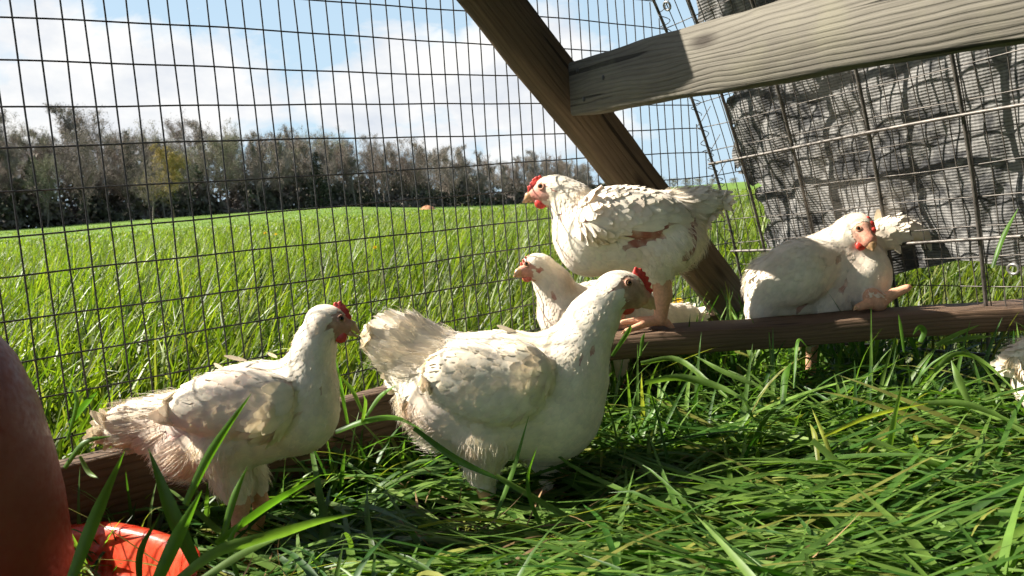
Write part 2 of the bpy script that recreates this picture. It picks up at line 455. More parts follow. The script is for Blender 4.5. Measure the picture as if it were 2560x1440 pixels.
fence = tag(empty('wire_fence', tuple(fpt(0.5, 0.0, 0.004))), 'upright welded wire mesh of tall narrow cells between the birds and the field', 'fence')
def wire_fence():
    r = 0.00118
    for i in range(-10, 54):
        s0 = i * 0.0254
        z = np.linspace(0.012, 1.02, 34)
        s = s0 + 0.0011 * np.sin(z * 6 + i * 1.7) + 0.0003 * np.sin(z * 31 + i * 3.1)
        keep = s < prof(z) - 0.002
        if keep.sum() < 3: continue
        z, s = z[keep], s[keep]
        P = F0[None] + D[None] * s[:, None]; P[:, 2] = z + 0.0136 * s0
        off = 0.004 * np.sin(z * 5 + i * .21) + 0.0006 * np.sin(z * 23 + i)
        P[:, :2] += N[None, :2] * (0.008 + off)[:, None]
        V, Fq = tube(P, r, 5)
        part('wire', mesh_np('wire', V, Fq, mats=[M['wire']]), fence)
    for j in range(-6, 13):
        zz = F0[2] - 0.0508 * j
        s = np.linspace(-0.26, float(prof(zz)) - 0.003, 90)
        P = F0[None] + D[None] * s[:, None]
        P[:, 2] = zz + 0.0136 * s + 0.0020 * np.sin(s * 5 + j * 2.3) + 0.0004 * np.sin(s * 31 + j)
        off = 0.004 * np.sin(zz * 5 + s / .0254 * .21)
        P[:, :2] += N[None, :2] * (0.0058 + off)[:, None]
        V, Fq = tube(P, r, 5)
        part('wire', mesh_np('wire', V, Fq, mats=[M['wire']]), fence)
wire_fence()

# ------------------------------------------------------------------ arched side panel with tarp
def ppt(z, k, out=0.0):
    """point of the arched side: z up the curve at the end wall, k metres along the side, out = outward offset"""
    z = np.asarray(z, float); k = np.asarray(k, float)
    s = prof(z); ds = np.polyval(np.polyder(_pc), z)
    nx = 1.0 / np.sqrt(1 + ds ** 2); nz = -ds / np.sqrt(1 + ds ** 2)
    P = F0 + D * (s + nx * out)[..., None] + EDIR * k[..., None]
    P[..., 2] = z + nz * out + EDIR[2] * k
    return P

panel = tag(empty('arched_wire_panel', tuple(ppt(0.0, 0.3))), 'curved stock panel of thick rods and fine mesh in front of the tarp', 'wire panel')
def side_panel():
    KM = 1.0
    zz = np.linspace(0.02, 1.12, 30)
    for k0 in (0.0, 0.085, 0.222, 0.385, 0.548, 0.70, 0.85):
        V, Fq = tube(ppt(zz, np.full_like(zz, k0) + 0.004 * np.sin(zz * 6 + k0 * 9)), 0.0033, 6)
        part('rod', mesh_np('rod', V, Fq, mats=[M['rod']]), panel)
    kk = np.linspace(-0.004, KM, 40)
    for z0 in (0.065, 0.266, 0.466, 0.668, 0.87, 1.07):
        V, Fq = tube(ppt(np.full_like(kk, z0) + 0.002 * np.sin(kk * 8 + z0 * 9), kk, -0.006), 0.0033, 6)
        part('rod', mesh_np('rod', V, Fq, mats=[M['rod']]), panel)
    k0 = 0.02
    while k0 < KM:
        V, Fq = tube(ppt(zz, np.full_like(zz, k0) + 0.0025 * np.sin(zz * 11 + k0 * 60), 0.006), 0.0010, 5)
        part('wire', mesh_np('wire', V, Fq, mats=[M['rod']]), panel)
        k0 += 0.0254
    z0 = 0.03
    while z0 < 1.1:
        V, Fq = tube(ppt(np.full_like(kk, z0) + 0.0015 * np.sin(kk * 17 + z0 * 40), kk, 0.0042), 0.0010, 5)
        part('wire', mesh_np('wire', V, Fq, mats=[M['rod']]), panel)
        z0 += 0.0508
    # twisted tie wires where fence and panel meet
    for z0, turns in ((0.46, 4), (0.60, 3), (0.52, 2), (0.40, 3), (0.74, 3), (0.30, 2)):
        t = np.linspace(0, 1, 40)
        c = ppt(z0 + (t - .5) * 0.07, np.zeros_like(t))
        a = t * turns * 2 * np.pi; rr = 0.006 + 0.008 * np.sin(t * 7 + z0 * 30) ** 2
        P = c + D * (np.cos(a) * rr)[:, None] + np.cross(D, [0, 0, 1]) * (np.sin(a) * rr)[:, None]
        tail = P[-1] + np.array([0.012, 0.0, 0.018]) * np.linspace(0.2, 1.6, 8)[:, None]
        V, Fq = tube(np.concatenate([P, tail]), 0.0009, 4)
        part('wire_tie', mesh_np('wire_tie', V, Fq, mats=[M['wire']]), panel)
side_panel()

def build_tarp():
    r2 = np.random.default_rng(5)
    nk, nz = 260, 230
    u = np.linspace(0, 1, nk)[None]; v = np.linspace(0, 1, nz)[:, None]
    def wav(t, seed, amps):
        g = np.random.default_rng(seed); o = np.zeros_like(t)
        for f, a in amps: o = o + a * np.sin(t * f + g.uniform(0, 6.28))
        return o
    # left edge runs jagged down the panel, bottom edge sags
    zedge = 0.16 + v * 1.02
    left = 0.05 + wav(zedge, 2, ((9, .020), (23, .010), (61, .006), (140, .004))) + 0.035 * np.exp(-((zedge - .30) / .10) ** 2)
    k = left + (1.02 - left) * u
    bottom = 0.20 + 0.055 * np.exp(-((k - .10) / .10) ** 2) + wav(k, 7, ((7, .014), (17, .010), (43, .004))) - 0.02 * k
    z = bottom + (1.14 - bottom) * v
    out = 0.026 + np.zeros_like(z)
    g = np.random.default_rng(9)
    for q in range(44):          # folds and creases
        ang = g.uniform(-0.9, 0.9) + (np.pi / 2 if q % 3 == 0 else 0); f = g.uniform(9, 48)
        ck, cz = g.uniform(0, .8), g.uniform(0.1, 1.0); w = g.uniform(.08, .30)
        env = np.exp(-(((k - ck) / w) ** 2 + ((z - cz) / w) ** 2))
        sh = np.sin((k * math.cos(ang) + z * math.sin(ang)) * f + g.uniform(0, 6.28) + 1.2 * np.sin(z * 9 + k * 5 + q))
        out += env * g.uniform(.3, 1.0) * (0.35 / f) * (1 - np.abs(sh)) ** 1.6 * .60
    out += 0.007 * np.exp(-((k - .12) / .1) ** 2) * np.sin(z * 15 + k * 24)
    out += 0.03 * np.exp(-(v / .10) ** 2) * (0.5 + 0.5 * np.sin(k * 33))
    out = np.maximum(out, 0.010)
    P = ppt(z, k, out).reshape(-1, 3)
    i = np.arange(nz - 1)[:, None]; j = np.arange(nk - 1)[None]
    Fq = np.stack([i * nk + j, i * nk + j + 1, (i + 1) * nk + j + 1, (i + 1) * nk + j], -1)
    # small tears along the left edge
    tear = np.random.default_rng(3).random(Fq.shape[:2])
    keepq = ~((j < 6) & (np.sin(i * .9) + np.sin(i * .37 + 1) + tear > 1.75 + j * .12))
    Fq = Fq[keepq].reshape(-1, 4)
    me = mesh_np('tarp', P, Fq, mats=[M['tarp']])
    uv = me.uv_layers.new(name='UVMap')
    li = np.empty(len(me.loops), np.int32); me.loops.foreach_get('vertex_index', li)
    UV = np.stack([np.broadcast_to(k, z.shape).ravel(), z.ravel()], -1)[li]
    uv.data.foreach_set('uv', UV.astype(np.float32).ravel())
    t = tag(empty('tarp', tuple(ppt(0.2, 0.4, 0.03))), 'torn silver grey woven tarp hung behind the curved wire panel', 'tarp')
    part('cloth', me, t)
    # the cloth goes on over the roof of the pen and along its side, above and behind the camera, unseen; the roof's reach is set for its shade
    cs, cz = np.array([.86, .70, .44, .10, -.30, -.62]), np.array([1.10, 1.22, 1.34, 1.42, 1.42, 1.32])
    t_ = np.linspace(0, 5, 26); S_ = np.interp(t_, range(6), cs); Z_ = np.interp(t_, range(6), cz); kk = np.linspace(.32, 2.6, 40)
    V = F0 + D * S_[:, None, None] + EDIR * kk[None, :, None]; V[..., 2] = Z_[:, None] + EDIR[2] * kk + 0.012 * np.sin(kk * 14 + t_[:, None] * 2)
    i = np.arange(25)[:, None]; j = np.arange(39)[None]; Fr = np.stack([i * 40 + j, i * 40 + j + 1, (i + 1) * 40 + j + 1, (i + 1) * 40 + j], -1).reshape(-1, 4)
    part('roof_cloth', mesh_np('roof_cloth', V.reshape(-1, 3), Fr, mats=[M['tarp']]), t)
    zz, kk = np.linspace(.2, 1.14, 26), np.linspace(1.03, 2.6, 40)
    V = ppt(np.repeat(zz[:, None], 40, 1), np.repeat(kk[None], 26, 0), 0.03 + 0.01 * np.sin(kk * 15)[None] + 0 * zz[:, None])
    part('side_cloth', mesh_np('side_cloth', V.reshape(-1, 3), Fr, mats=[M['tarp']]), t)
    ss, zz = np.linspace(-.9, 1.4, 26), np.linspace(0.03, 1.40, 40)          # unseen end sheet, added to block light from behind the camera
    V = F0 + D * ss[:, None, None] + EDIR * 2.5 + np.zeros((26, 40, 3)); V[..., 2] = zz[None]; V[..., :2] += EDIR[:2] * (0.02 * np.sin(ss * 13)[:, None, None])
    part('light_block_cloth', mesh_np('light_block_cloth', V.reshape(-1, 3), Fr, mats=[M['tarp']]), t)
    def grommet(z0, k0, o0):
        a = np.linspace(0, 2 * np.pi, 21); c = ppt(z0, k0, o0)
        e1 = EDIR / np.linalg.norm(EDIR); e2 = nrm(ppt(z0 + .02, k0, o0) - c)
        P = c + 0.0085 * (np.cos(a)[:, None] * e1 + np.sin(a)[:, None] * e2)
        V, Fq = tube(P, 0.0024, 7); part('grommet', mesh_np('grommet', V, Fq, mats=[M['metal_ring']]), t)
    grommet(0.775, 0.022, 0.002); grommet(0.215, 0.60, -0.008)
build_tarp()

# ------------------------------------------------------------------ grass
def blades(base, az, elev, length, width, bend, twist, col, nseg=6, across=2, tipcol=None, fold=0.25, kink=None):
    """ribbon blades: base (n,3), azimuth, starting elevation, length, width, total bend, twist; per-blade colour (n,3)"""
    n = len(base); t = np.linspace(0, 1, nseg + 1)
    ang = elev[:, None] - bend[:, None] * t[None] ** 1.4
    if kink is not None: ang = ang - kink[0][:, None] * (1 / (1 + np.exp(-(t[None] - kink[1][:, None]) * 22)))
    ds = length[:, None] / nseg
    ch, sh = np.cos(ang), np.sin(ang)
    azt = az[:, None] + (twist[:, None] * 0.35) * t[None]
    dx = ch * np.sin(azt); dy = ch * np.cos(azt)
    mid = lambda a: np.concatenate([np.zeros((n, 1)), np.cumsum((a[:, 1:] + a[:, :-1]) / 2 * ds, 1)], 1)
    C = np.stack([mid(dx), mid(dy), mid(sh)], -1) + base[:, None]
    T = nrm(np.stack([dx, dy, sh], -1))
    S = np.stack([np.cos(azt), -np.sin(azt), np.zeros_like(azt)], -1)
    B = np.cross(S, T)
    tw = twist[:, None] * (0.4 + 0.6 * t[None])
    W = S * np.cos(tw)[..., None] + B * np.sin(tw)[..., None]
    Bn = np.cross(W, T)
    prof_w = np.clip(np.minimum(0.55 + 1.6 * t, 1.0) * np.clip((1 - t) * 1.9, 0, 1) ** 0.75, 0.02, 1)
    hw = width[:, None] * 0.5 * prof_w[None]
    if across == 2:
        V = np.stack([C - W * hw[..., None], C + W * hw[..., None]], 2)
    else:
        V = np.stack([C - W * hw[..., None] + Bn * (hw * fold)[..., None], C, C + W * hw[..., None] + Bn * (hw * fold)[..., None]], 2)
    m = across
    V = V.reshape(-1, 3)
    q = (np.arange(n)[:, None, None] * (nseg + 1) * m + np.arange(nseg)[None, :, None] * m + np.arange(m - 1)[None, None])
    Fq = np.stack([q, q + 1, q + m + 1, q + m], -1).reshape(-1, 4)
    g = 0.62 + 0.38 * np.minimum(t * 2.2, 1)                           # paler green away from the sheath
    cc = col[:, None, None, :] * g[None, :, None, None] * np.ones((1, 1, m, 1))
    if tipcol is not None:
        f = np.clip((t - 0.8) / 0.2, 0, 1)[None, :, None, None]
        cc = cc * (1 - f * tipcol[1][:, None, None, None]) + tipcol[0] * f * tipcol[1][:, None, None, None]
    return V, Fq, cc.reshape(-1, 3)

def grass_cols(n, g, a=(0.064, 0.122, 0.009), b=(0.235, 0.29, 0.027), yellow=0.08):
    t = g.random((n, 1)) ** 1.2
    c = np.array(a) * (1 - t) + np.array(b) * t
    y = g.random(n) < yellow
    c[y] = np.array([0.26, 0.27, 0.06]) * g.uniform(.7, 1.1, (y.sum(), 1))
    return c * g.uniform(0.75, 1.2, (n, 1))

def inside(x, y, m=0.0):
    """inside the pen: on the camera's side of the fence and of the arched side"""
    off = (x - F0[0]) * N[0] + (y - F0[1]) * N[1]
    p0 = F0 + D * prof(0.0); en = np.array([-EDIR[1], EDIR[0]]); en = en / np.linalg.norm(en)
    o2 = (x - p0[0]) * en[0] + (y - p0[1]) * en[1]
    return (off < m) & (o2 < m)

def field_grass():
    g = np.random.default_rng(21)
    Vs, Fs, Cs, o = [], [], [], 0
    def add(r0, r1, dens, L, W, nseg):
        nonlocal o
        A = math.radians(39)
        area = A * (r1 ** 2 - r0 ** 2)
        n = int(area * dens)
        r = np.sqrt(g.uniform(r0 ** 2, r1 ** 2, n)); a = g.uniform(-A, A, n) + 0.02
        x, y = r * np.sin(a), r * np.cos(a)
        k = ~inside(x, y, 0.015)
        # patchy sward
        patch = np.sin(x * 2.1 + 1.3 * np.sin(y * 1.7)) * np.sin(y * 2.6 + np.sin(x * 1.1 + 2))
        k &= g.random(n) < 0.72 + 0.28 * patch
        x, y, r, patch = x[k], y[k], r[k], patch[k]; n = len(x)
        base = np.stack([x, y, terrain(x, y) - 0.01], -1)
        # bases in tussocks, tips blown towards the right
        az = np.where(g.random(n) < .62, g.normal(1.5, .7, n), g.uniform(0, 6.28, n))
        off = np.minimum(np.maximum((x - F0[0]) * N[0] + (y - F0[1]) * N[1], (r - 1.6) * (x > .5)), 1.3)
        length = L * g.uniform(0.55, 1.15, n) * (1 + 0.16 * patch) * (0.5 + 0.5 * np.clip(off / 1.2, 0, 1))
        col = grass_cols(n, g)
        col *= (0.80 + 0.12 * np.clip((r[:, None] - 1.2) / 3, 0, 1)) * (1 + 0.20 * patch[:, None]) * np.where(g.random((n, 1)) < .25, .5, 1.0)
        V, Fq, cc = blades(base, az, g.normal(1.32, .14, n), length, W * g.uniform(.6, 1.3, n), np.abs(g.normal(.75, .45, n)), g.normal(0, .8, n), col, nseg, 2)
        Vs.append(V); Fs.append(Fq + o); Cs.append(cc); o += len(V)
    add(0.95, 2.6, 5000, 0.31, 0.0066, 6)
    add(2.6, 5.0, 2300, 0.32, 0.0062, 5)
    add(5.0, 10, 900, 0.275, 0.0085, 4)
    add(10, 20, 210, 0.25, 0.016, 3)
    add(20, 32, 60, 0.20, 0.030, 3)
    add(30, 75, 13, 0.13, 0.05, 2)
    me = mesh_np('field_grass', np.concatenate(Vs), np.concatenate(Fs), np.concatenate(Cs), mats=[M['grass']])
    tag(link('field_grass', me), 'tall lush green grass of the field beyond the fence', 'grass', kind='stuff')
field_grass()

def pen_grass():
    g = np.random.default_rng(33)
    Vs, Fs, Cs, o = [], [], [], 0
    def put(n, x, y, az, el, L, W, bend, yellow=0.07, a=(0.030, 0.095, 0.012), b=(0.17, 0.275, 0.05), nseg=8, z0=0.0, acr=3, kink=None):
        nonlocal o
        base = np.stack([x, y, np.full(n, z0) if np.isscalar(z0) else z0], -1)
        V, Fq, cc = blades(base, az, el, L, W, bend, g.normal(0, .5, n), grass_cols(n, g, a, b, yellow), nseg, acr, kink=kink)
        low = np.zeros(len(V))
        for fx, fy, fr, am in ((-.02, .93, .15, .72), (-.32, .85, .12, .6), (.25, .85, .22, .35)): low = np.maximum(low, am * np.exp(-((V[:, 0] - fx) ** 2 + (V[:, 1] - fy) ** 2) / fr ** 2))
        V[:, 2] = np.maximum(V[:, 2] * (1 - low), 0.003)
        Vs.append(V); Fs.append(Fq + o); Cs.append(cc); o += len(V)
    def spread(n, y0, y1, xm=0.72, clear=False):
        y = g.uniform(y0, y1, n * 3); x = g.uniform(-1, 1, n * 3) * (y * xm + .05) + 0.02
        k = inside(x, y, -0.05)
        k &= np.hypot(x + .548, y - .695) > .25
        if clear:
            for fx, fy, fr in ((-.36, .93, .11), (-.03, 0.98, .13), (-.12, .98, .08)): k &= np.hypot(x - fx, y - fy) > fr
        x, y = x[k][:n], y[k][:n]
        return len(x), x, y
    # thatch close to the soil
    n, x, y = spread(4500, 0.45, 1.75)
    put(n, x, y, g.uniform(0, 6.28, n), g.uniform(.05, .8, n), g.uniform(.03, .09, n), g.uniform(.003, .006, n), g.uniform(.2, 1.2, n), 0.18, nseg=4, acr=2)
    # long blades trodden flat, most of them lying across the view
    n, x, y = spread(4300, 0.45, 1.40, clear=True)
    az = np.where(g.random(n) < .55, g.normal(1.75, .5, n), g.normal(-1.35, .6, n))
    put(n, x, y, az, g.uniform(.08, .62, n), g.uniform(.12, .30, n), g.uniform(.005, .0115, n), g.uniform(.30, .8, n), 0.08, z0=g.uniform(0, .035, n))
    # the topmost long blades, lying flat, sunlight painted in as a paler green
    n, x, y = spread(520, 0.45, 1.15, clear=True)
    az = np.where(g.random(n) < .7, g.normal(1.8, .45, n), g.normal(-1.2, .6, n))
    put(n, x, y, az, g.uniform(.02, .22, n), g.uniform(.18, .36, n), g.uniform(.008, .015, n), g.uniform(.05, .45, n), 0.06, a=(.08, .17, .03), b=(.26, .36, .10), nseg=9, z0=g.uniform(.02, .05, n))
    # looser arching blades
    n, x, y = spread(1100, 0.55, 1.30, clear=True)
    put(n, x, y, g.uniform(0, 6.28, n), g.uniform(.6, 1.25, n), g.uniform(.08, .2, n), g.uniform(.005, .009, n), g.uniform(.9, 2.1, n), 0.06)
    # upright tufts under and before the cross beam, and along the rail
    n = 430
    x = g.uniform(0.10, 1.0, n); y = g.normal(1.20, .07, n)
    put(n, x, y, g.uniform(0, 6.28, n), g.normal(1.2, .2, n), g.uniform(.09, .22, n), g.uniform(.005, .009, n), np.abs(g.normal(1.0, .6, n)), 0.05)
    n = 1100
    x = g.uniform(0.25, 1.15, n); y = g.uniform(1.40, 1.75, n); k = inside(x, y, -.01); x, y = x[k], y[k]; n = len(x)
    put(n, x, y, g.uniform(0, 6.28, n), g.normal(1.25, .2, n), g.uniform(.10, .26, n), g.uniform(.005, .009, n), np.abs(g.normal(.8, .5, n)), 0.05)
    n = 800
    s = g.uniform(-.15, 1.2, n); p = F0 + D * s[:, None] - N * g.uniform(.05, .12, n)[:, None]
    put(n, p[:, 0], p[:, 1], g.uniform(0, 6.28, n), g.normal(1.2, .25, n), g.uniform(.05, .15, n), g.uniform(.004, .008, n), np.abs(g.normal(1.0, .6, n)), 0.05)
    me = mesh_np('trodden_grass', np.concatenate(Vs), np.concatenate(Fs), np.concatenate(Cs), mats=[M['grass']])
    tag(link('trodden_grass', me), 'long green grass trodden flat inside the pen', 'grass', kind='stuff')
    # dry straw and roots
    n, x, y = spread(500, 0.6, 1.3)
    base = np.stack([x, y, g.uniform(.01, .045, n)], -1)
    V, Fq, cc = blades(base, g.uniform(0, 6.28, n), g.uniform(-.1, .5, n), g.uniform(.03, .10, n), g.uniform(.001, .003, n), g.uniform(-.4, 1, n), g.normal(0, 1, n),
                       np.array([.30, .19, .09]) * g.uniform(.5, 1.2, (n, 1)), 5, 2)
    V[:, 2] = np.maximum(V[:, 2], 0.004)
    tag(link('dry_straw', mesh_np('dry_straw', V, Fq, cc, mats=[M['straw']])), 'dry brown straw bits lying in the trodden grass', 'straw', kind='stuff')
pen_grass()
# ------------------------------------------------------------------ birds: smooth-blended solids meshed as one skin
class Solid:
    def __init__(self): self.p = []
    def ell(self, c, r, axes, k=0.012, kind='body', flow=None):
        self.p.append(dict(t='e', c=np.asarray(c, float), r=np.asarray(r, float), R=np.asarray(axes, float), k=k, kind=kind, flow=nrm(flow) if flow is not None else None))
    def cone(self, a, ra, b, rb, ls=1.0, lat=None, k=0.010, kind='body', flow=None):
        a = np.asarray(a, float); b = np.asarray(b, float)
        self.p.append(dict(t='c', a=a, b=b, ra=ra, rb=rb, ls=ls, lat=np.asarray(lat if lat is not None else FWD, float), k=k, kind=kind,
                           flow=nrm(flow if flow is not None else b - a)))
    def one(self, q, P):
        if q['t'] == 'e':
            L = (P - q['c']) @ q['R'].T
            k0 = np.linalg.norm(L / q['r'], axis=-1); k1 = np.linalg.norm(L / q['r'] ** 2, axis=-1)
            return k0 * (k0 - 1.0) / np.maximum(k1, 1e-6)
        ab = q['b'] - q['a']; v = P - q['a']
        if q['ls'] != 1.0:
            l = v @ q['lat']; v = v + q['lat'] * (l * (1 / q['ls'] - 1))[..., None]
        t = np.clip(v @ ab / (ab @ ab), 0, 1)
        d = np.linalg.norm(v - t[..., None] * ab, axis=-1) - (q['ra'] + (q['rb'] - q['ra']) * t)
        return d * min(1.0, q['ls'])
    def sdf(self, P):
        d = None
        for q in self.p:
            e = self.one(q, P)
            if d is None: d = e
            else:
                h = np.maximum(q['k'] - np.abs(d - e), 0) / q['k']
                d = np.minimum(d, e) - h * h * q['k'] * 0.25
        return d
    def grad(self, P, h=0.0006):
        g = np.stack([self.sdf(P + np.eye(3)[i] * h) - self.sdf(P - np.eye(3)[i] * h) for i in range(3)], -1)
        return nrm(g)
    def prims(self, P): return np.stack([self.one(q, P) for q in self.p], -1)
    def bounds(self):
        lo, hi = [], []
        for q in self.p:
            if q['t'] == 'e': m = q['r'].max(); lo.append(q['c'] - m); hi.append(q['c'] + m)
            else:
                for c, r in ((q['a'], q['ra']), (q['b'], q['rb'])): lo.append(c - r * max(1, q['ls'])); hi.append(c + r * max(1, q['ls']))
        return np.min(lo, 0), np.max(hi, 0)
    def mesh(self, h):
        lo, hi = self.bounds(); lo = lo - 3 * h; hi = hi + 3 * h
        n = np.ceil((hi - lo) / h).astype(int) + 1
        ax = [lo[i] + h * np.arange(n[i]) for i in range(3)]
        G = np.stack(np.meshgrid(*ax, indexing='ij'), -1).astype(np.float32)
        q = 4; nc = -(-n // q)
        Gc = np.stack(np.meshgrid(*[lo[i] + h * (q * np.arange(nc[i]) + 1.5) for i in range(3)], indexing='ij'), -1)
        dc = self.sdf(Gc.reshape(-1, 3)).reshape(nc)
        d = dc.repeat(q, 0).repeat(q, 1).repeat(q, 2)[:n[0], :n[1], :n[2]].astype(np.float64)
        near = (np.abs(d) < 6.5 * h)
        d[near] = self.sdf(G[near].astype(np.float64))
        s = d < 0
        c = np.zeros(n - 1, int)
        for a in (0, 1):
            for b in (0, 1):
                for e in (0, 1): c += s[a:n[0] - 1 + a, b:n[1] - 1 + b, e:n[2] - 1 + e]
        cell = (c > 0) & (c < 8)
        idx = -np.ones(n - 1, int); ii = np.argwhere(cell); idx[cell] = np.arange(len(ii))
        acc = np.zeros((len(ii), 3)); cnt = np.zeros(len(ii))
        I, J, K = ii.T
        for ax_ in range(3):
            o = [x for x in range(3) if x != ax_]
            for a in (0, 1):
                for b in (0, 1):
                    q0 = ii.copy(); q0[:, o[0]] += a; q0[:, o[1]] += b; q1 = q0.copy(); q1[:, ax_] += 1
                    d0 = d[tuple(q0.T)]; d1 = d[tuple(q1.T)]; m = (d0 < 0) != (d1 < 0)
                    t = np.where(m, d0 / np.where(m, d0 - d1, 1), 0)
                    P = q0.astype(float); P[:, ax_] += t
                    acc[m] += P[m]; cnt[m] += 1
        V = lo + h * acc / cnt[:, None]
        Fs = []
        for ax_ in range(3):
            o = [(ax_ + 1) % 3, (ax_ + 2) % 3]
            sl0 = [slice(None)] * 3; sl1 = [slice(None)] * 3; sl0[ax_] = slice(0, -1); sl1[ax_] = slice(1, None)
            m = s[tuple(sl0)] != s[tuple(sl1)]
            e = np.argwhere(m); e = e[(e[:, o[0]] > 0) & (e[:, o[1]] > 0)]
            neg = s[tuple(e.T)]
            def ci(da, db):
                q = e.copy(); q[:, o[0]] -= da; q[:, o[1]] -= db; return idx[tuple(q.T)]
            quad = np.stack([ci(1, 1), ci(0, 1), ci(0, 0), ci(1, 0)], -1)
            quad[~neg] = quad[~neg][:, ::-1]
            Fs.append(quad)
        Fq = np.concatenate(Fs)
        gr = self.grad(V)
        for _ in range(2): V = V - self.sdf(V)[:, None] * gr
        return V, Fq

AX = np.stack([RIGHT, UP, FWD])          # camera-aligned axes for the side-on birds

KIND = {  # feather length, width, spacing, lift ; colour of the skin below
    'body': (0.032, 0.018, 0.0070, 0.0018), 'breast': (0.024, 0.016, 0.0064, 0.0006), 'wing': (0.036, 0.0155, 0.0074, 0.0030),
    'neck': (0.018, 0.0085, 0.0042, 0.0009), 'head': (0.008, 0.0042, 0.0026, 0.0004), 'thigh': (0.022, 0.012, 0.0068, 0.0018),
    'fluff': (0.026, 0.014, 0.0066, 0.0022), 'tail': (0.045, 0.016, 0.0066, 0.0060), 'face': None, 'shank': None}
SKIN = {'face': (0.62, 0.27, 0.18), 'shank': (0.66, 0.36, 0.22), 'head': (0.70, 0.52, 0.38), 'neck': (0.72, 0.56, 0.42), 'tail': (0.78, 0.66, 0.52)}
WHITE = np.array([0.91, 0.82, 0.665])

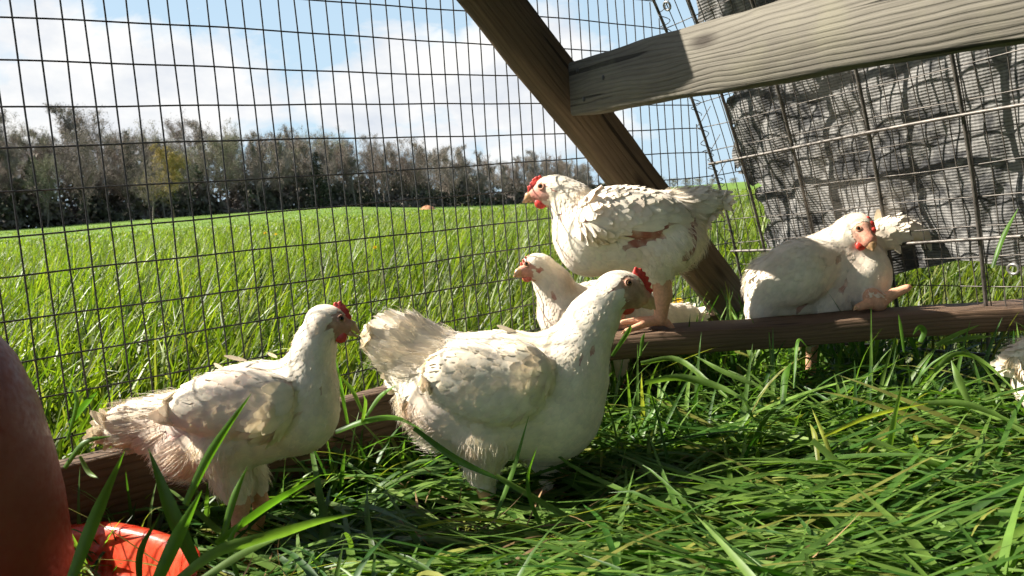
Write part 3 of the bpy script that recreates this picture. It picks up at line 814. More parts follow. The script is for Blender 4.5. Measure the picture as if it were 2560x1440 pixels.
class Bird:
    def __init__(self, name, Y, seed, skew=0.0, xc=0.0, tint=(1, 1, 1)):
        self.skew, self.xc = skew, xc; self.RX = nrm(RIGHT + FWD * skew); self.FX = nrm(FWD - RIGHT * skew)
        self.Y = Y; self.S = Solid(); self.u = Y / FPX; self.g = np.random.default_rng(seed); self.bare = []; self.stain = []; self.tint = np.array(tint)
        self.name = name; self.quill = []; self.toes = []
    def P(self, x, y, lat=0.0): return at(x, y, self.Y + (self.skew * (x - self.xc) - lat) * self.u)
    def fl(self, dx, dy, lat=0.0): return nrm(self.RX * dx - UP * dy - self.FX * lat)
    def e(self, x, y, lat, rx, rz, ry, ang, kind, flow, k=24):
        a = math.radians(ang); c, s = math.cos(a), math.sin(a)
        R = np.stack([self.RX * c + UP * s, -self.RX * s + UP * c, self.FX])
        self.S.ell(self.P(x, y, lat), np.array([rx, rz, ry]) * self.u, R, k * self.u, kind, self.fl(*flow))
    def c(self, x, y, lat, r, x2, y2, lat2, r2, kind, flow=None, k=20, ls=1.0):
        self.S.cone(self.P(x, y, lat), r * self.u, self.P(x2, y2, lat2), r2 * self.u, ls, self.FX, k * self.u, kind, None if flow is None else self.fl(*flow))
    def leg(self, hip, knee, hock, foot, toes, rk=(40, 24, 13, 11), back=None):
        """thigh, drumstick, shank and toes; each given as (x, y, lat)"""
        self.c(*hip, rk[0], *knee, rk[1], 'thigh', (0.1, 1))
        self.c(*knee, rk[1], *hock, rk[2], 'shank', k=14)
        self.c(*hock, rk[2], *foot, rk[3], 'shank', k=10)
        for t in toes:
            m = tuple((foot[i] * .45 + t[i] * .55) + (-3 if i == 1 else 0) for i in range(3))
            self.c(*foot, rk[3] * .72, *m, rk[3] * .56, 'shank', k=4); self.c(*m, rk[3] * .56, *t, rk[3] * .42, 'shank', k=4)
            self.toes.append((m, t, rk[3] * .34))
    def hit(self, x, y, push=0.0):
        """first point of the bird's surface seen at (x, y)"""
        d = nrm(ray(x, y)); t = np.linalg.norm(self.P(x, y)) * 0.6; p = CAM + d * t
        for _ in range(80):
            s = float(self.S.sdf(p[None])[0]); p = p + d * s * 0.8
            if abs(s) < 1e-4: break
        return p - d * push
    def soft(self, x, y, r, col, am):
        self.stain.append((self.hit(x, y), r * self.u, np.array(col), am))
    def patch(self, x, y, r, col, bare=True, lat=None):
        p = self.hit(x, y) if lat is None else self.P(x, y, lat)
        (self.bare if bare else self.stain).append((p, r * self.u, np.array(col)))
    # ---------------- build everything
    def build(self, label, h=0.0034, dens=1.0, fuzz=7000, group='white chickens in the pen'):
        S, g = self.S, self.g
        V, Fq = S.mesh(h)
        lo = V.min(0)
        base = (float(V[:, 0].mean()), float(V[:, 1].mean()), float(lo[2]))
        T = empty(self.name, base); tag(T, label, 'chicken', group); self.T = T
        pd = S.prims(V); kinds = np.array([q['kind'] for q in S.p])
        w = np.exp(-np.maximum(pd, 0) / 0.004) + 1e-9; w /= w.sum(1, keepdims=True)
        kc = np.array([SKIN.get(k, (0.76, 0.62, 0.50)) for k in kinds])
        col = w @ kc
        for p, r, c, *_ in self.bare + self.stain:
            d = np.linalg.norm(V - p, axis=1) / r
            f = np.clip(1.25 - d + 0.2 * np.sin(V @ np.array([310, 270, 350.])), 0, 1)[:, None]; col = col * (1 - f) + c * f
        part('body', mesh_np('body', V, Fq, col, mats=[M['skin']]), T)
        for m, t, r in self.toes:
            d = np.array(t) - np.array(m); e = np.array(t) + d / np.linalg.norm(d) * 15 + np.array([0, 4, 0])
            A_, B_ = self.P(*t), self.P(*e); mid = (A_ + B_) / 2 + UP * 2.5 * self.u
            Vc, Fc = tube([A_, mid, B_], [r * self.u, r * .75 * self.u, r * .1 * self.u], 6)
            part('claw', mesh_np('claw', Vc, Fc, mats=[M['beak']]), T)
        for i in g.integers(0, len(V), 46):
            cc = [(0.82, .60, .47), (0.84, .70, .40), (0.60, .46, .31), (0.78, .56, .44)][g.integers(4)]
            self.stain.append((V[i], g.uniform(16, 46) * self.u, np.array(cc), g.uniform(.15, .45)))
        self.plumage(V, Fq, kinds, dens, fuzz)
        return T
    def plumage(self, V, Fq, kinds, dens, fuzz):
        S, g = self.S, self.g
        A, B, C, E_ = V[Fq[:, 0]], V[Fq[:, 1]], V[Fq[:, 2]], V[Fq[:, 3]]
        area = np.linalg.norm(np.cross(C - A, E_ - B), axis=1) * 0.5; pr = area / area.sum()
        def sample(n):
            f = g.choice(len(Fq), n, p=pr); a, b = g.random((n, 1)), g.random((n, 1))
            return (A[f] * (1 - a) + B[f] * a) * (1 - b) + (E_[f] * (1 - a) + C[f] * a) * b
        flowv = np.array([q['flow'] if q['flow'] is not None else (0, 0, -1.) for q in S.p])
        def field(P):
            pd = S.prims(P); w = np.exp(-np.maximum(pd, -0.004) / 0.005); w /= w.sum(1, keepdims=True)
            fl = w @ flowv; nm = S.grad(P); fl = fl - nm * (fl * nm).sum(1, keepdims=True)
            mg = np.linalg.norm(fl, axis=1); return nrm(fl), nm, np.where(mg < .3, 'face', kinds[np.argmin(pd, 1)])
        def bare_at(P):
            b = np.zeros(len(P), bool)
            for p, r, c in self.bare:
                b |= np.linalg.norm(P - p, axis=1) < r * (0.85 + 0.2 * np.sin(P @ np.array([420, 380, 440.])))
            return b
        def tint(P, base):
            c = np.broadcast_to(base, (len(P), 3)).copy()
            for p, r, cc, *am in self.stain:
                f = np.clip(1.3 - np.linalg.norm(P - p, axis=1) / r, 0, 1)[:, None] * (am[0] if am else 0.85); c = c * (1 - f) + cc * f
            return c * self.tint
        Vs, Fs, Cs, o = [], [], [], 0
        def feathers(P, t, nm, L, W, lift, ns=4, hug=True, colr=None, cup=0.12):
            nonlocal o
            n = len(P)
            if n == 0: return
            b = np.cross(nm, t); u = np.linspace(0, 1, ns + 1)
            wp = np.array([0.30, 0.86, 1.0, 0.86, 0.30]) if ns == 4 else np.clip(np.minimum(.35 + 2.2 * u, 1) * np.clip((1.04 - u) * 3.2, 0, 1) ** .6, .08, 1)
            base = P - t * (L * 0.12)[:, None]
            X = base[:, None, None] + t[:, None, None] * (L[:, None] * u)[:, :, None, None] + b[:, None, None] * (np.array([-.5, 0, .5])[None, None] * W[:, None, None] * wp[None, :, None])[..., None]
            rag = g.normal(0, 1, (n, ns + 1, 3, 1)) * (L * .008)[:, None, None, None] * (u[None, :, None, None] > .6)
            X = X + t[:, None, None] * rag
            X = X.reshape(-1, 3)
            off = (0.0006 + lift[:, None] * u ** 1.5)[:, :, None] + (np.array([-1, 0.35, -1])[None, None] * cup * 0.10 * W[:, None, None])
            if hug:
                nn = np.repeat(nm, (ns + 1) * 3, 0)
                for _ in range(2): X = X + (np.clip(off.ravel() - S.sdf(X), -(.01 if hug is True else hug) * .5, .01))[:, None] * nn
            else: X = X + (nm[:, None, None] * off[..., None]).reshape(-1, 3)
            q = np.arange(n)[:, None, None] * (ns + 1) * 3 + np.arange(ns)[None, :, None] * 3 + np.arange(2)[None, None]
            Fs.append(np.stack([q, q + 1, q + 4, q + 3], -1).reshape(-1, 4) + o)
            cc = colr[:, None, None] * (np.array([.97, 1.0, 1.0, 1.0, .96] if ns == 4 else np.ones(ns + 1))[None, :, None, None]) * np.array([.97, 1.03, .97])[None, None, :, None]
            Cs.append(cc.reshape(-1, 3)); Vs.append(X); o += len(X)
        # contour feathers
        P = sample(int(60000 * dens)); pd = S.prims(P); kn = kinds[np.argmin(pd, 1)]
        keep = ~bare_at(P)
        for kd, prm in KIND.items():
            if prm is None: continue
            m = keep & (kn == kd); Q = P[m]
            if len(Q) < 3: continue
            key = np.floor(Q / prm[2]).astype(np.int64); key = key[:, 0] * 1000003 + key[:, 1] * 10007 + key[:, 2]
            _, ui = np.unique(key, return_index=True); Q = Q[ui]
            t, nm, _k = field(Q); n = len(Q)
            if kd in ('tail', 'wing'): q_ = _k != 'face'; Q, t, nm = Q[q_], t[q_], nm[q_]; n = len(Q)
            t = nrm(t + np.cross(nm, t) * g.normal(0, .06 if kd not in ('fluff', 'thigh') else .22, (n, 1)))
            L = prm[0] * g.uniform(.75, 1.2, n)
            okb = ~(bare_at(Q + t * (L * .5)[:, None]) | bare_at(Q + t * (L * .9)[:, None])); Q, t, nm, L = Q[okb], t[okb], nm[okb], L[okb]; n = len(Q)
            W = prm[1] * g.uniform(.8, 1.15, n); lift = prm[3] * g.uniform(.4, 1.5, n)
            colr = tint(Q, WHITE) * g.uniform(.95, 1.03, (n, 1)) * (1 + g.normal(0, .008, (n, 3)))
            feathers(Q, t, nm, L, W, lift, colr=colr, hug=0.010 if kd != 'wing' else 0.004) if kd != 'tail' else feathers(Q, t, nm, L, W, lift, colr=colr, hug=0.003)
        # long quills of wing and tail
        for a, b, w, hug, c in self.quill:
            a, b = np.asarray(a), np.asarray(b); Lq = np.linalg.norm(b - a)
            nm = S.grad(a[None]) if hug else nrm(-FWD)[None]
            t = nrm(b - a)[None]; nm = nrm(nm - t * (nm @ t[0])[:, None])
            feathers(a[None], t, nm, np.array([Lq * 1.1]), np.array([w]), np.array([0.003]), ns=8, hug=hug, colr=np.array([c]) * self.tint)
        self.T_pl = part('plumage', mesh_np('plumage', np.concatenate(Vs), np.concatenate(Fs), np.concatenate(Cs), mats=[M['feather']]), self.T, 'stuff')
        # down
        P = sample(fuzz * 2); t, nm, kn = field(P)
        kp = np.isin(kn, ('fluff', 'thigh', 'tail')) | (g.random(len(P)) < .10); P, t, nm, kn = P[kp], t[kp], nm[kp], kn[kp]
        ln = {'fluff': .018, 'thigh': .013, 'tail': .024, 'neck': .006, 'head': .003, 'body': .006, 'breast': .004, 'wing': .004}
        L = np.array([ln.get(k, 0.0) for k in kn]) * g.uniform(.6, 1.4, len(P)); m = (L > 0) & ~(bare_at(P) & (g.random(len(P)) < .8))
        P, t, nm, L, kn = P[m], t[m], nm[m], L[m], kn[m]; n = len(P)
        dirv = nrm(t + nm * g.uniform(.15, .75, (n, 1)) + g.normal(0, .22, (n, 3)))
        side = nrm(np.cross(dirv, g.normal(0, 1, (n, 3)))); wd = np.full((n, 1), 0.00026)
        p0 = P + nm * 0.001; p1 = p0 + dirv * (L * .55)[:, None]; p2 = p0 + nrm(dirv + t * .5) * L[:, None]
        X = np.stack([p0 - side * wd, p0 + side * wd, p1 - side * wd * .8, p1 + side * wd * .8, p2 - side * wd * .15, p2 + side * wd * .15], 1).reshape(-1, 3)
        q = np.arange(n)[:, None] * 6
        Fz = np.concatenate([q + np.array([0, 1, 3, 2]), q + np.array([2, 3, 5, 4])])
        cc = np.repeat(tint(P, WHITE * 1.02), 6, 0)
        part('down', mesh_np('down', X, Fz, cc, mats=[M['feather']]), self.T, 'stuff')
    # ---------------- head pieces
    def comb(self, pts, base, r, mat='comb', thick=0.5):
        """row of comb points (x, y), each rising from a base point"""
        s = Solid()
        for p_, q_ in zip(pts, base):
            s.cone(self.P(*q_), r * 1.25 * self.u, self.P(*p_), r * 0.72 * self.u, thick, FWD, r * .5 * self.u)
        for p, q in zip(base[:-1], base[1:]):
            s.cone(self.P(*p), r * 1.15 * self.u, self.P(*q), r * 1.15 * self.u, thick, FWD, r * .6 * self.u)
        V, Fq = s.mesh(max(0.0008, r * self.u * .22)); part('comb', mesh_np('comb', V, Fq, mats=[M[mat]]), self.T)
    def wattle(self, x, y, rx, ry, lat=6, mat='comb', top=None):
        s = Solid()
        for sg in ((1, -1) if lat < 50 else (1,)):
            s.ell(self.P(x, y, lat * sg), np.array([rx, ry, 5.5]) * self.u, AX, 4 * self.u)
            if top: s.cone(self.P(*top, lat * sg * .8), 7 * self.u, self.P(x, y, lat * sg), 8 * self.u, .7, FWD, 6 * self.u)
        V, Fq = s.mesh(max(.0008, 2 * self.u)); part('wattle', mesh_np('wattle', V, Fq, mats=[M[mat]]), self.T)
    def beak(self, up, lo, mat='beak'):
        s = Solid()
        for ch in (up, lo):
            for a, b in zip(ch[:-1], ch[1:]): s.cone(self.P(a[0], a[1], a[3] if len(a) > 3 else 0), a[2] * self.u, self.P(b[0], b[1], b[3] if len(b) > 3 else 0), b[2] * self.u, .85, FWD, 3 * self.u)
        V, Fq = s.mesh(max(.0007, 1.6 * self.u)); part('beak', mesh_np('beak', V, Fq, mats=[M[mat]]), self.T)
    def eye(self, x, y, r):
        c = self.hit(x, y); n = self.S.grad(c[None])[0]; r = r * self.u
        th, ph = np.meshgrid(np.linspace(0, 2 * np.pi, 20, endpoint=False), np.linspace(0.0, np.pi, 13))
        sph = np.stack([np.sin(ph) * np.cos(th), np.sin(ph) * np.sin(th), np.cos(ph)], -1).reshape(-1, 3)
        i = np.arange(12)[:, None]; j = np.arange(20)[None]; j2 = (j + 1) % 20
        Fq = np.stack([i * 20 + j, (i + 1) * 20 + j, (i + 1) * 20 + j2, i * 20 + j2], -1).reshape(-1, 4)
        e = part('eye', mesh_np('eye', c - n * r * .45 + sph * r, Fq, mats=[M['eye']]), self.T)
        b = nrm(np.cross(n, [0.1, 0.2, 1.0])); b2 = np.cross(n, b)
        d = np.stack([b, b2, n]); q = (sph * np.array([.52, .52, .16]) * r) @ d + c + n * r * .53
        me = mesh_np('pupil', q, Fq, mats=[M['pupil']]); link('pupil', me, e).matrix_parent_inverse = Matrix()
        a = np.linspace(0, 2 * np.pi, 25); ring = c + n * r * .12 + (np.cos(a)[:, None] * b + np.sin(a)[:, None] * b2) * r * .98
        V, F2 = tube(ring, r * .24, 6); link('eyelid', mesh_np('eyelid', V, F2, mats=[M['lid']]), e).matrix_parent_inverse = Matrix()
    def fan(self, root, tips, w, lat=0, hug=False, col=WHITE):
        for i, (x, y, l) in enumerate(tips):
            self.quill.append((self.P(*root[i] if isinstance(root, list) else root), self.P(x, y, l), w * self.u * self.g.uniform(.85, 1.15), hug, np.array(col) * self.g.uniform(.92, 1.04)))

PINK = (0.60, 0.33, 0.26); RAW = (0.36, 0.13, 0.10); EAR = (0.50, 0.14, 0.11); DIRT = (0.30, 0.20, 0.12); BROWN = (0.42, 0.25, 0.12)

def left_bird():
    b = Bird('chicken', 0.95, 101)
    F = (-1, .28)
    b.e(625, 1035, 0, 205, 128, 112, 13, 'body', F)
    b.e(755, 1025, 0, 92, 108, 92, 0, 'breast', (-.75, .8), 40)
    b.e(490, 1105, 0, 104, 84, 90, 20, 'fluff', (-.8, .7), 40)
    b.c(460, 1050, 0, 66, 330, 1066, 0, 48, 'tail', (-1, .12), 40, .8)
    b.e(582, 1005, 100, 150, 76, 46, 8, 'wing', (-1, .22), 4)
    b.e(668, 1028, 104, 64, 62, 46, 0, 'wing', (-1, .2), 6)
    b.c(770, 940, 0, 72, 788, 862, 0, 46, 'neck', (-.25, 1), 36); b.c(788, 862, 0, 46, 806, 808, 0, 39, 'neck', (-.3, 1), 24)
    b.e(818, 800, 0, 50, 37, 32, -8, 'head', (-1, .35), 12)
    b.c(838, 808, 0, 30, 868, 812, 0, 17, 'face', (-1, 0), 12, .8); b.c(840, 830, 0, 20, 862, 830, 0, 11, 'face', (-1, 0), 8, .8)
    b.leg((560, 1120, 58), (580, 1200, 60), (600, 1262, 52), (598, 1388, 48), [(655, 1420, 38), (640, 1425, 75), (628, 1405, 5), (560, 1408, 50)], (72, 40, 24, 16))
    b.leg((590, 1120, -55), (630, 1195, -55), (652, 1255, -50), (640, 1345, -50), [(700, 1350, -40), (690, 1362, -70), (600, 1350, -50)], (66, 34, 20, 14))
    b.fan([(690, 1060, 128), (680, 1070, 128), (660, 1075, 125), (640, 1070, 122), (620, 1060, 120)], [(530, 1078, 130), (515, 1068, 130), (500, 1052, 130), (485, 1035, 130), (475, 1018, 130)], 34, hug=True)
    b.fan([(610, 900, 20), (690, 892, 0), (560, 925, 40)], [(560, 888, 26), (668, 880, 8), (535, 905, 48)], 9)
    b.patch(430, 1075, 34, PINK); b.patch(455, 1095, 22, PINK); b.patch(735, 1045, 22, RAW); b.patch(755, 1010, 14, PINK); b.patch(800, 985, 12, PINK); b.patch(715, 1055, 16, (0.45, .24, .18))
    b.patch(858, 806, 30, (.48, .26, .19)); b.patch(848, 800, 24, (.50, .30, .22)); b.patch(850, 826, 18, (.48, .22, .16)); b.patch(822, 818, 11, (0.32, 0.19, 0.14)); b.patch(420, 1190, 26, BROWN, False); b.patch(470, 965, 18, (0.72, .62, .25), False); b.soft(740, 1095, 110, (.84, .70, .44), .6); b.soft(620, 1120, 70, (.82, .66, .44), .5); b.soft(440, 1080, 70, (.80, .58, .50), .5); b.soft(640, 960, 60, (.84, .62, .54), .35)
    T = b.build('white chicken at left with open beak, facing right beside the red drinker', dens=1.15, fuzz=9000)
    b.comb([(838, 760), (850, 757), (860, 766), (868, 777), (874, 792)], [(842, 782), (850, 780), (858, 787), (864, 796), (869, 806)], 7)
    b.beak([(862, 806, 15), (880, 813, 11), (898, 832, 3)], [(860, 826, 9), (878, 834, 6), (893, 841, 2.5)])
    b.wattle(852, 843, 16, 15, 7, top=(856, 830)); b.eye(853, 797, 9)
left_bird()

def main_bird():
    b = Bird('chicken', 1.06, 102)
    F = (-1, .18)
    b.e(1250, 985, 0, 245, 160, 138, 2, 'body', F)
    b.e(1385, 1010, 0, 122, 142, 122, 0, 'breast', (-.7, .9), 50)
    b.e(1118, 1022, 0, 122, 90, 104, -36, 'fluff', (-.5, .9), 40)
    b.c(1080, 910, 0, 84, 1012, 866, 0, 72, 'tail', (-1, -.35), 50, .7)
    b.e(1218, 958, 122, 142, 88, 56, -18, 'wing', (-1, .45), 6)
    b.e(1300, 935, 122, 80, 72, 50, -10, 'wing', (-1, .4), 8)
    b.c(1428, 905, 0, 98, 1480, 800, 0, 58, 'neck', (-.45, 1), 46); b.c(1480, 800, 0, 58, 1530, 730, 0, 45, 'neck', (-.7, .9), 30)
    b.e(1556, 722, 0, 54, 44, 38, -18, 'head', (-1, .4), 14)
    b.c(1578, 730, 0, 36, 1608, 742, 0, 20, 'face', (-1, 0), 14, .8); b.c(1560, 752, 0, 26, 1592, 758, 0, 15, 'face', (-1, 0), 10, .8)
    b.leg((1215, 1100, 60), (1205, 1152, 60), (1206, 1192, 57), (1228, 1275, 55), [(1300, 1290, 45), (1290, 1300, 85), (1270, 1285, 15), (1190, 1290, 60)], (80, 46, 27, 19))
    b.leg((1340, 1090, -50), (1370, 1150, -55), (1375, 1170, -55), (1360, 1230, -50), [(1420, 1240, -40), (1410, 1250, -70), (1320, 1240, -50)], (80, 40, 20, 16))
    b.fan((1060, 900, 20), [(920, 850, 8), (925, 885, 12), (938, 815, 4), (940, 920, 16), (965, 792, 0), (1000, 790, -4), (960, 945, 20), (985, 958, 24)], 46)
    b.fan([(1335, 1005, 168), (1320, 1010, 168), (1295, 1005, 168), (1270, 990, 168), (1250, 975, 168), (1235, 955, 168)],
          [(1225, 1052, 150), (1195, 1040, 150), (1165, 1020, 150), (1142, 998, 150), (1125, 975, 150), (1115, 950, 150)], 40, hug=True)
    b.fan([(1290, 832, 10)], [(1240, 812, 16)], 11)
    b.patch(1066, 942, 24, PINK); b.patch(1055, 955, 16, (.50, .25, .19)); b.patch(1480, 880, 15, PINK); b.patch(1450, 905, 12, PINK); b.patch(1198, 1080, 14, PINK)
    b.patch(1028, 1000, 30, BROWN, False); b.patch(1030, 1040, 34, BROWN, False); b.patch(958, 812, 30, (0.55, .40, .20), False); b.soft(1360, 1085, 150, (.84, .72, .44), .6); b.soft(1250, 1120, 90, (.80, .68, .44), .5); b.soft(1210, 940, 80, (.86, .74, .52), .4); b.soft(1100, 1050, 70, (.80, .60, .52), .4)
    b.patch(1588, 738, 34, (.36, .22, .145)); b.patch(1572, 712, 26, (.42, .26, .17)); b.patch(1575, 760, 26, (.36, .18, .13)); b.patch(1528, 730, 12, EAR)  # face skin darkened, the shade on the head put into its colour
    T = b.build('largest white chicken, in the middle front, standing sideways with lowered head', dens=1.3, fuzz=11000)
    b.comb([(1590, 672), (1601, 675), (1610, 684), (1618, 696), (1624, 710), (1628, 726)], [(1586, 694), (1594, 695), (1601, 702), (1607, 712), (1612, 724), (1615, 738)], 7)
    b.beak([(1604, 736, 18), (1624, 750, 12), (1637, 772, 3)], [(1598, 757, 11), (1614, 763, 8), (1628, 772, 3)])
    b.wattle(1565, 772, 22, 15, 8, top=(1575, 758)); b.eye(1572, 708, 9.5)
main_bird()

def perched_bird():
    b = Bird('chicken', 1.36, 103)
    F = (1, .10)
    b.e(1568, 578, 0, 174, 105, 94, 0, 'body', F)
    b.e(1470, 597, 0, 78, 92, 82, 0, 'breast', (.6, .8), 36)
    b.e(1664, 600, 0, 90, 80, 82, 10, 'fluff', (.7, .8), 36)
    b.c(1685, 520, 0, 40, 1762, 506, 0, 30, 'tail', (1, -.02), 30, .8)
    b.e(1585, 532, 88, 128, 60, 42, -8, 'wing', (1, .12), 4)
    b.e(1502, 545, 86, 56, 54, 38, 0, 'wing', (1, .2), 6)
    b.e(1685, 595, 70, 54, 64, 46, 10, 'fluff', (.5, .8), 8)
    b.c(1462, 560, 0, 66, 1425, 505, 0, 48, 'neck', (.4, 1), 36); b.c(1425, 505, 0, 48, 1398, 480, 0, 39, 'neck', (.8, .7), 20)
    b.e(1378, 476, 0, 44, 36, 31, 8, 'head', (1, .4), 10)
    b.c(1362, 482, 0, 29, 1336, 486, 0, 16, 'face', (1, 0), 10, .8); b.c(1362, 496, 0, 20, 1342, 498, 0, 11, 'face', (1, 0), 8, .8)
    b.leg((1648, 628, 45), (1646, 668, 48), (1658, 738, 45), (1650, 800, 40), [(1566, 828, 80), (1556, 806, 25), (1600, 806, -40), (1680, 818, 40)], (52, 32, 21, 16))
    b.leg((1560, 640, -45), (1548, 690, -48), (1555, 752, -45), (1545, 812, -20), [(1490, 822, -20), (1500, 812, -50), (1570, 826, -10)], (50, 32, 19, 14))
    b.fan([(1540, 545, 128), (1550, 552, 128), (1560, 560, 128), (1575, 565, 128)], [(1690, 520, 110), (1680, 535, 110), (1668, 550, 110), (1655, 562, 110)], 26, hug=True)
    b.fan([(1480, 500, 0), (1530, 478, 0)], [(1440, 490, -20), (1590, 466, 20)], 14)
    b.patch(1622, 588, 46, RAW); b.patch(1588, 602, 36, RAW); b.patch(1655, 562, 28, RAW); b.patch(1722, 542, 36, (0.34, .10, .08)); b.patch(1740, 582, 34, (0.28, .10, .08)); b.patch(1738, 620, 32, (.30, .12, .10))
    b.patch(1720, 645, 26, (0.40, .20, .15)); b.patch(1462, 548, 18, (0.52, .26, .18)); b.patch(1404, 545, 13, PINK); b.patch(1540, 487, 10, PINK); b.patch(1700, 500, 14, PINK)
    b.patch(1348, 472, 22, (.62, .27, .20)); b.patch(1340, 490, 18, (.60, .24, .18)); b.patch(1362, 492, 14, (.62, .36, .28)); b.patch(1386, 480, 9, EAR)
    T = b.build('white chicken perched on the cross beam, facing left with bare red skin on its flank', dens=1.0, fuzz=10000)
    b.comb([(1350, 442), (1341, 445), (1334, 450), (1328, 459), (1322, 468)], [(1353, 456), (1345, 458), (1339, 464), (1333, 471), (1328, 479)], 5.5)
    b.beak([(1338, 484, 14), (1322, 490, 10), (1307, 506, 2.6)], [(1340, 497, 9), (1325, 500, 6), (1313, 506, 2)])
    b.wattle(1352, 508, 16, 14, 10, top=(1350, 496)); b.eye(1352, 466, 8)
perched_bird()

def middle_bird():
    b = Bird('chicken', 1.475, 104, .66, 1520)
    b.e(1520, 790, 0, 172, 90, 72, 0, 'body', (1, .15)); b.e(1420, 795, 0, 66, 76, 66, 0, 'breast', (.6, .8), 30); b.e(1610, 810, 0, 84, 66, 70, 0, 'fluff', (.9, .5), 30)
    b.c(1640, 795, 0, 34, 1715, 790, 0, 24, 'tail', (1, 0), 24, .8)
    b.e(1530, 775, 66, 110, 48, 28, -4, 'wing', (1, .1), 10)
    b.c(1405, 770, 0, 56, 1384, 712, 0, 41, 'neck', (.25, 1), 30); b.c(1384, 712, 0, 41, 1356, 674, 0, 33, 'neck', (.7, .8), 18)
    b.e(1341, 666, 0, 38, 30, 26, 8, 'head', (1, .4), 10)
    b.c(1328, 672, 0, 24, 1306, 678, 0, 13, 'face', (1, 0), 8, .8); b.c(1328, 684, 0, 16, 1311, 686, 0, 9, 'face', (1, 0), 6, .8)
    b.leg((1540, 850, 36), (1530, 910, 36), (1545, 950, 36), (1530, 1035, 36), [(1480, 1042, 40), (1575, 1040, 36)], (50, 30, 16, 12))
    b.leg((1480, 850, -36), (1475, 910, -36), (1490, 950, -36), (1475, 1025, -36), [(1425, 1030, -40), (1515, 1030, -36)], (50, 30, 16, 12))
    b.fan((1660, 795, 5), [(1745, 778, 5), (1742, 795, 8), (1735, 808, 10)], 22)
    b.patch(1316, 670, 20, (.62, .30, .22)); b.patch(1322, 686, 12, (.60, .30, .22)); b.patch(1350, 676, 8, EAR); b.patch(1385, 742, 12, PINK); b.patch(1600, 800, 14, PINK); b.patch(1440, 780, 12, PINK)
    T = b.build('white chicken half hidden behind the largest one, head up, looking left', h=0.0036, dens=.8, fuzz=5000)
    b.comb([(1322, 640), (1314, 643), (1308, 650), (1303, 658)], [(1325, 650), (1318, 653), (1312, 660), (1307, 668)], 3.6, 'combpale')
    b.beak([(1308, 674, 11), (1296, 680, 8), (1285, 691, 2.4)], [(1309, 685, 7), (1298, 688, 5), (1289, 692, 2)])
    b.wattle(1318, 696, 11, 6, 5, 'combpale', top=(1320, 688)); b.eye(1317, 661, 6.5)
middle_bird()

def right_bird():
    b = Bird('chicken', 1.46, 105)
    b.e(2040, 694, 0, 126, 92, 96, 16, 'body', (-.9, .5)); b.e(2148, 690, 46, 72, 88, 80, 0, 'breast', (-.3, .95), 34)
    b.e(1945, 720, 20, 72, 84, 80, 20, 'fluff', (-.6, .9), 36); b.c(1922, 690, 50, 46, 1900, 775, 60, 34, 'wing', (-.2, 1), 20)
    b.e(1995, 680, 78, 100, 76, 52, 28, 'wing', (-.75, .75), 6); b.e(2082, 748, 62, 46, 56, 46, 0, 'thigh', (-.2, 1), 8)
    b.c(2085, 640, 30, 74, 2124, 590, 58, 46, 'neck', (-.7, .7), 34)
    b.e(2142, 573, 70, 41, 39, 38, -12, 'head', (-.9, .2), 12); b.c(2154, 584, 92, 30, 2172, 602, 116, 17, 'face', (-1, 0), 10)
    b.c(2150, 612, 0, 38, 2225, 578, 10, 32, 'wing', (.9, .3), 16); b.c(2225, 578, 10, 32, 2298, 580, 0, 23, 'wing', (.9, .4), 12)
    b.c(2180, 742, 138, 21, 2192, 752, 142, 19, 'shank', k=8)
    b.leg((2150, 720, 60), (2180, 745, 95), (2185, 748, 110), (2195, 757, 140), [(2146, 768, 160), (2268, 720, 150)], (40, 24, 20, 21))
    b.leg((2000, 760, 20), (2010, 830, 20), (2030, 870, 20), (2010, 1040, 20), [(2070, 1045, 20), (1960, 1045, 20)], (54, 30, 17, 13))
    b.fan([(2200, 585, -38), (2225, 578, -44), (2245, 578, -46), (2262, 580, -48), (2280, 582, -50)], [(2192, 520, -30), (2236, 512, -40), (2268, 505, -40), (2292, 512, -44), (2312, 540, -48)], 22)
    b.fan([(2205, 600, -36), (2230, 596, -40), (2260, 598, -44)], [(2215, 640, -30), (2250, 635, -36), (2320, 612, -50)], 22)
    b.fan((1925, 670, 50), [(1872, 690, 40), (1875, 720, 44), (1880, 750, 48), (1888, 778, 52), (1905, 790, 56)], 30)
    b.patch(2092, 650, 14, (.50, .34, .24)); b.patch(2112, 690, 12, (.45, .30, .22)); b.patch(2105, 720, 20, PINK); b.patch(2000, 770, 22, PINK)
    T = b.build('white chicken behind the beam at right, head turned to the camera, one wing out', h=0.0036, dens=.95, fuzz=8000)
    b.comb([(2160, 540, 84), (2172, 546, 96), (2182, 558, 108), (2186, 574, 116)], [(2158, 552, 80), (2168, 558, 90), (2175, 568, 102), (2178, 584, 112)], 8)
    s = Solid(); pts = [(2174, 598, 17, 112), (2180, 611, 11, 126), (2182, 625, 3.5, 132)]
    b.beak(pts, [(2168, 608, 10, 112), (2174, 617, 6, 122), (2178, 622, 3, 126)])
    b.wattle(2152, 614, 12, 12, 108, top=None); b.eye(2146, 571, 6)
right_bird()

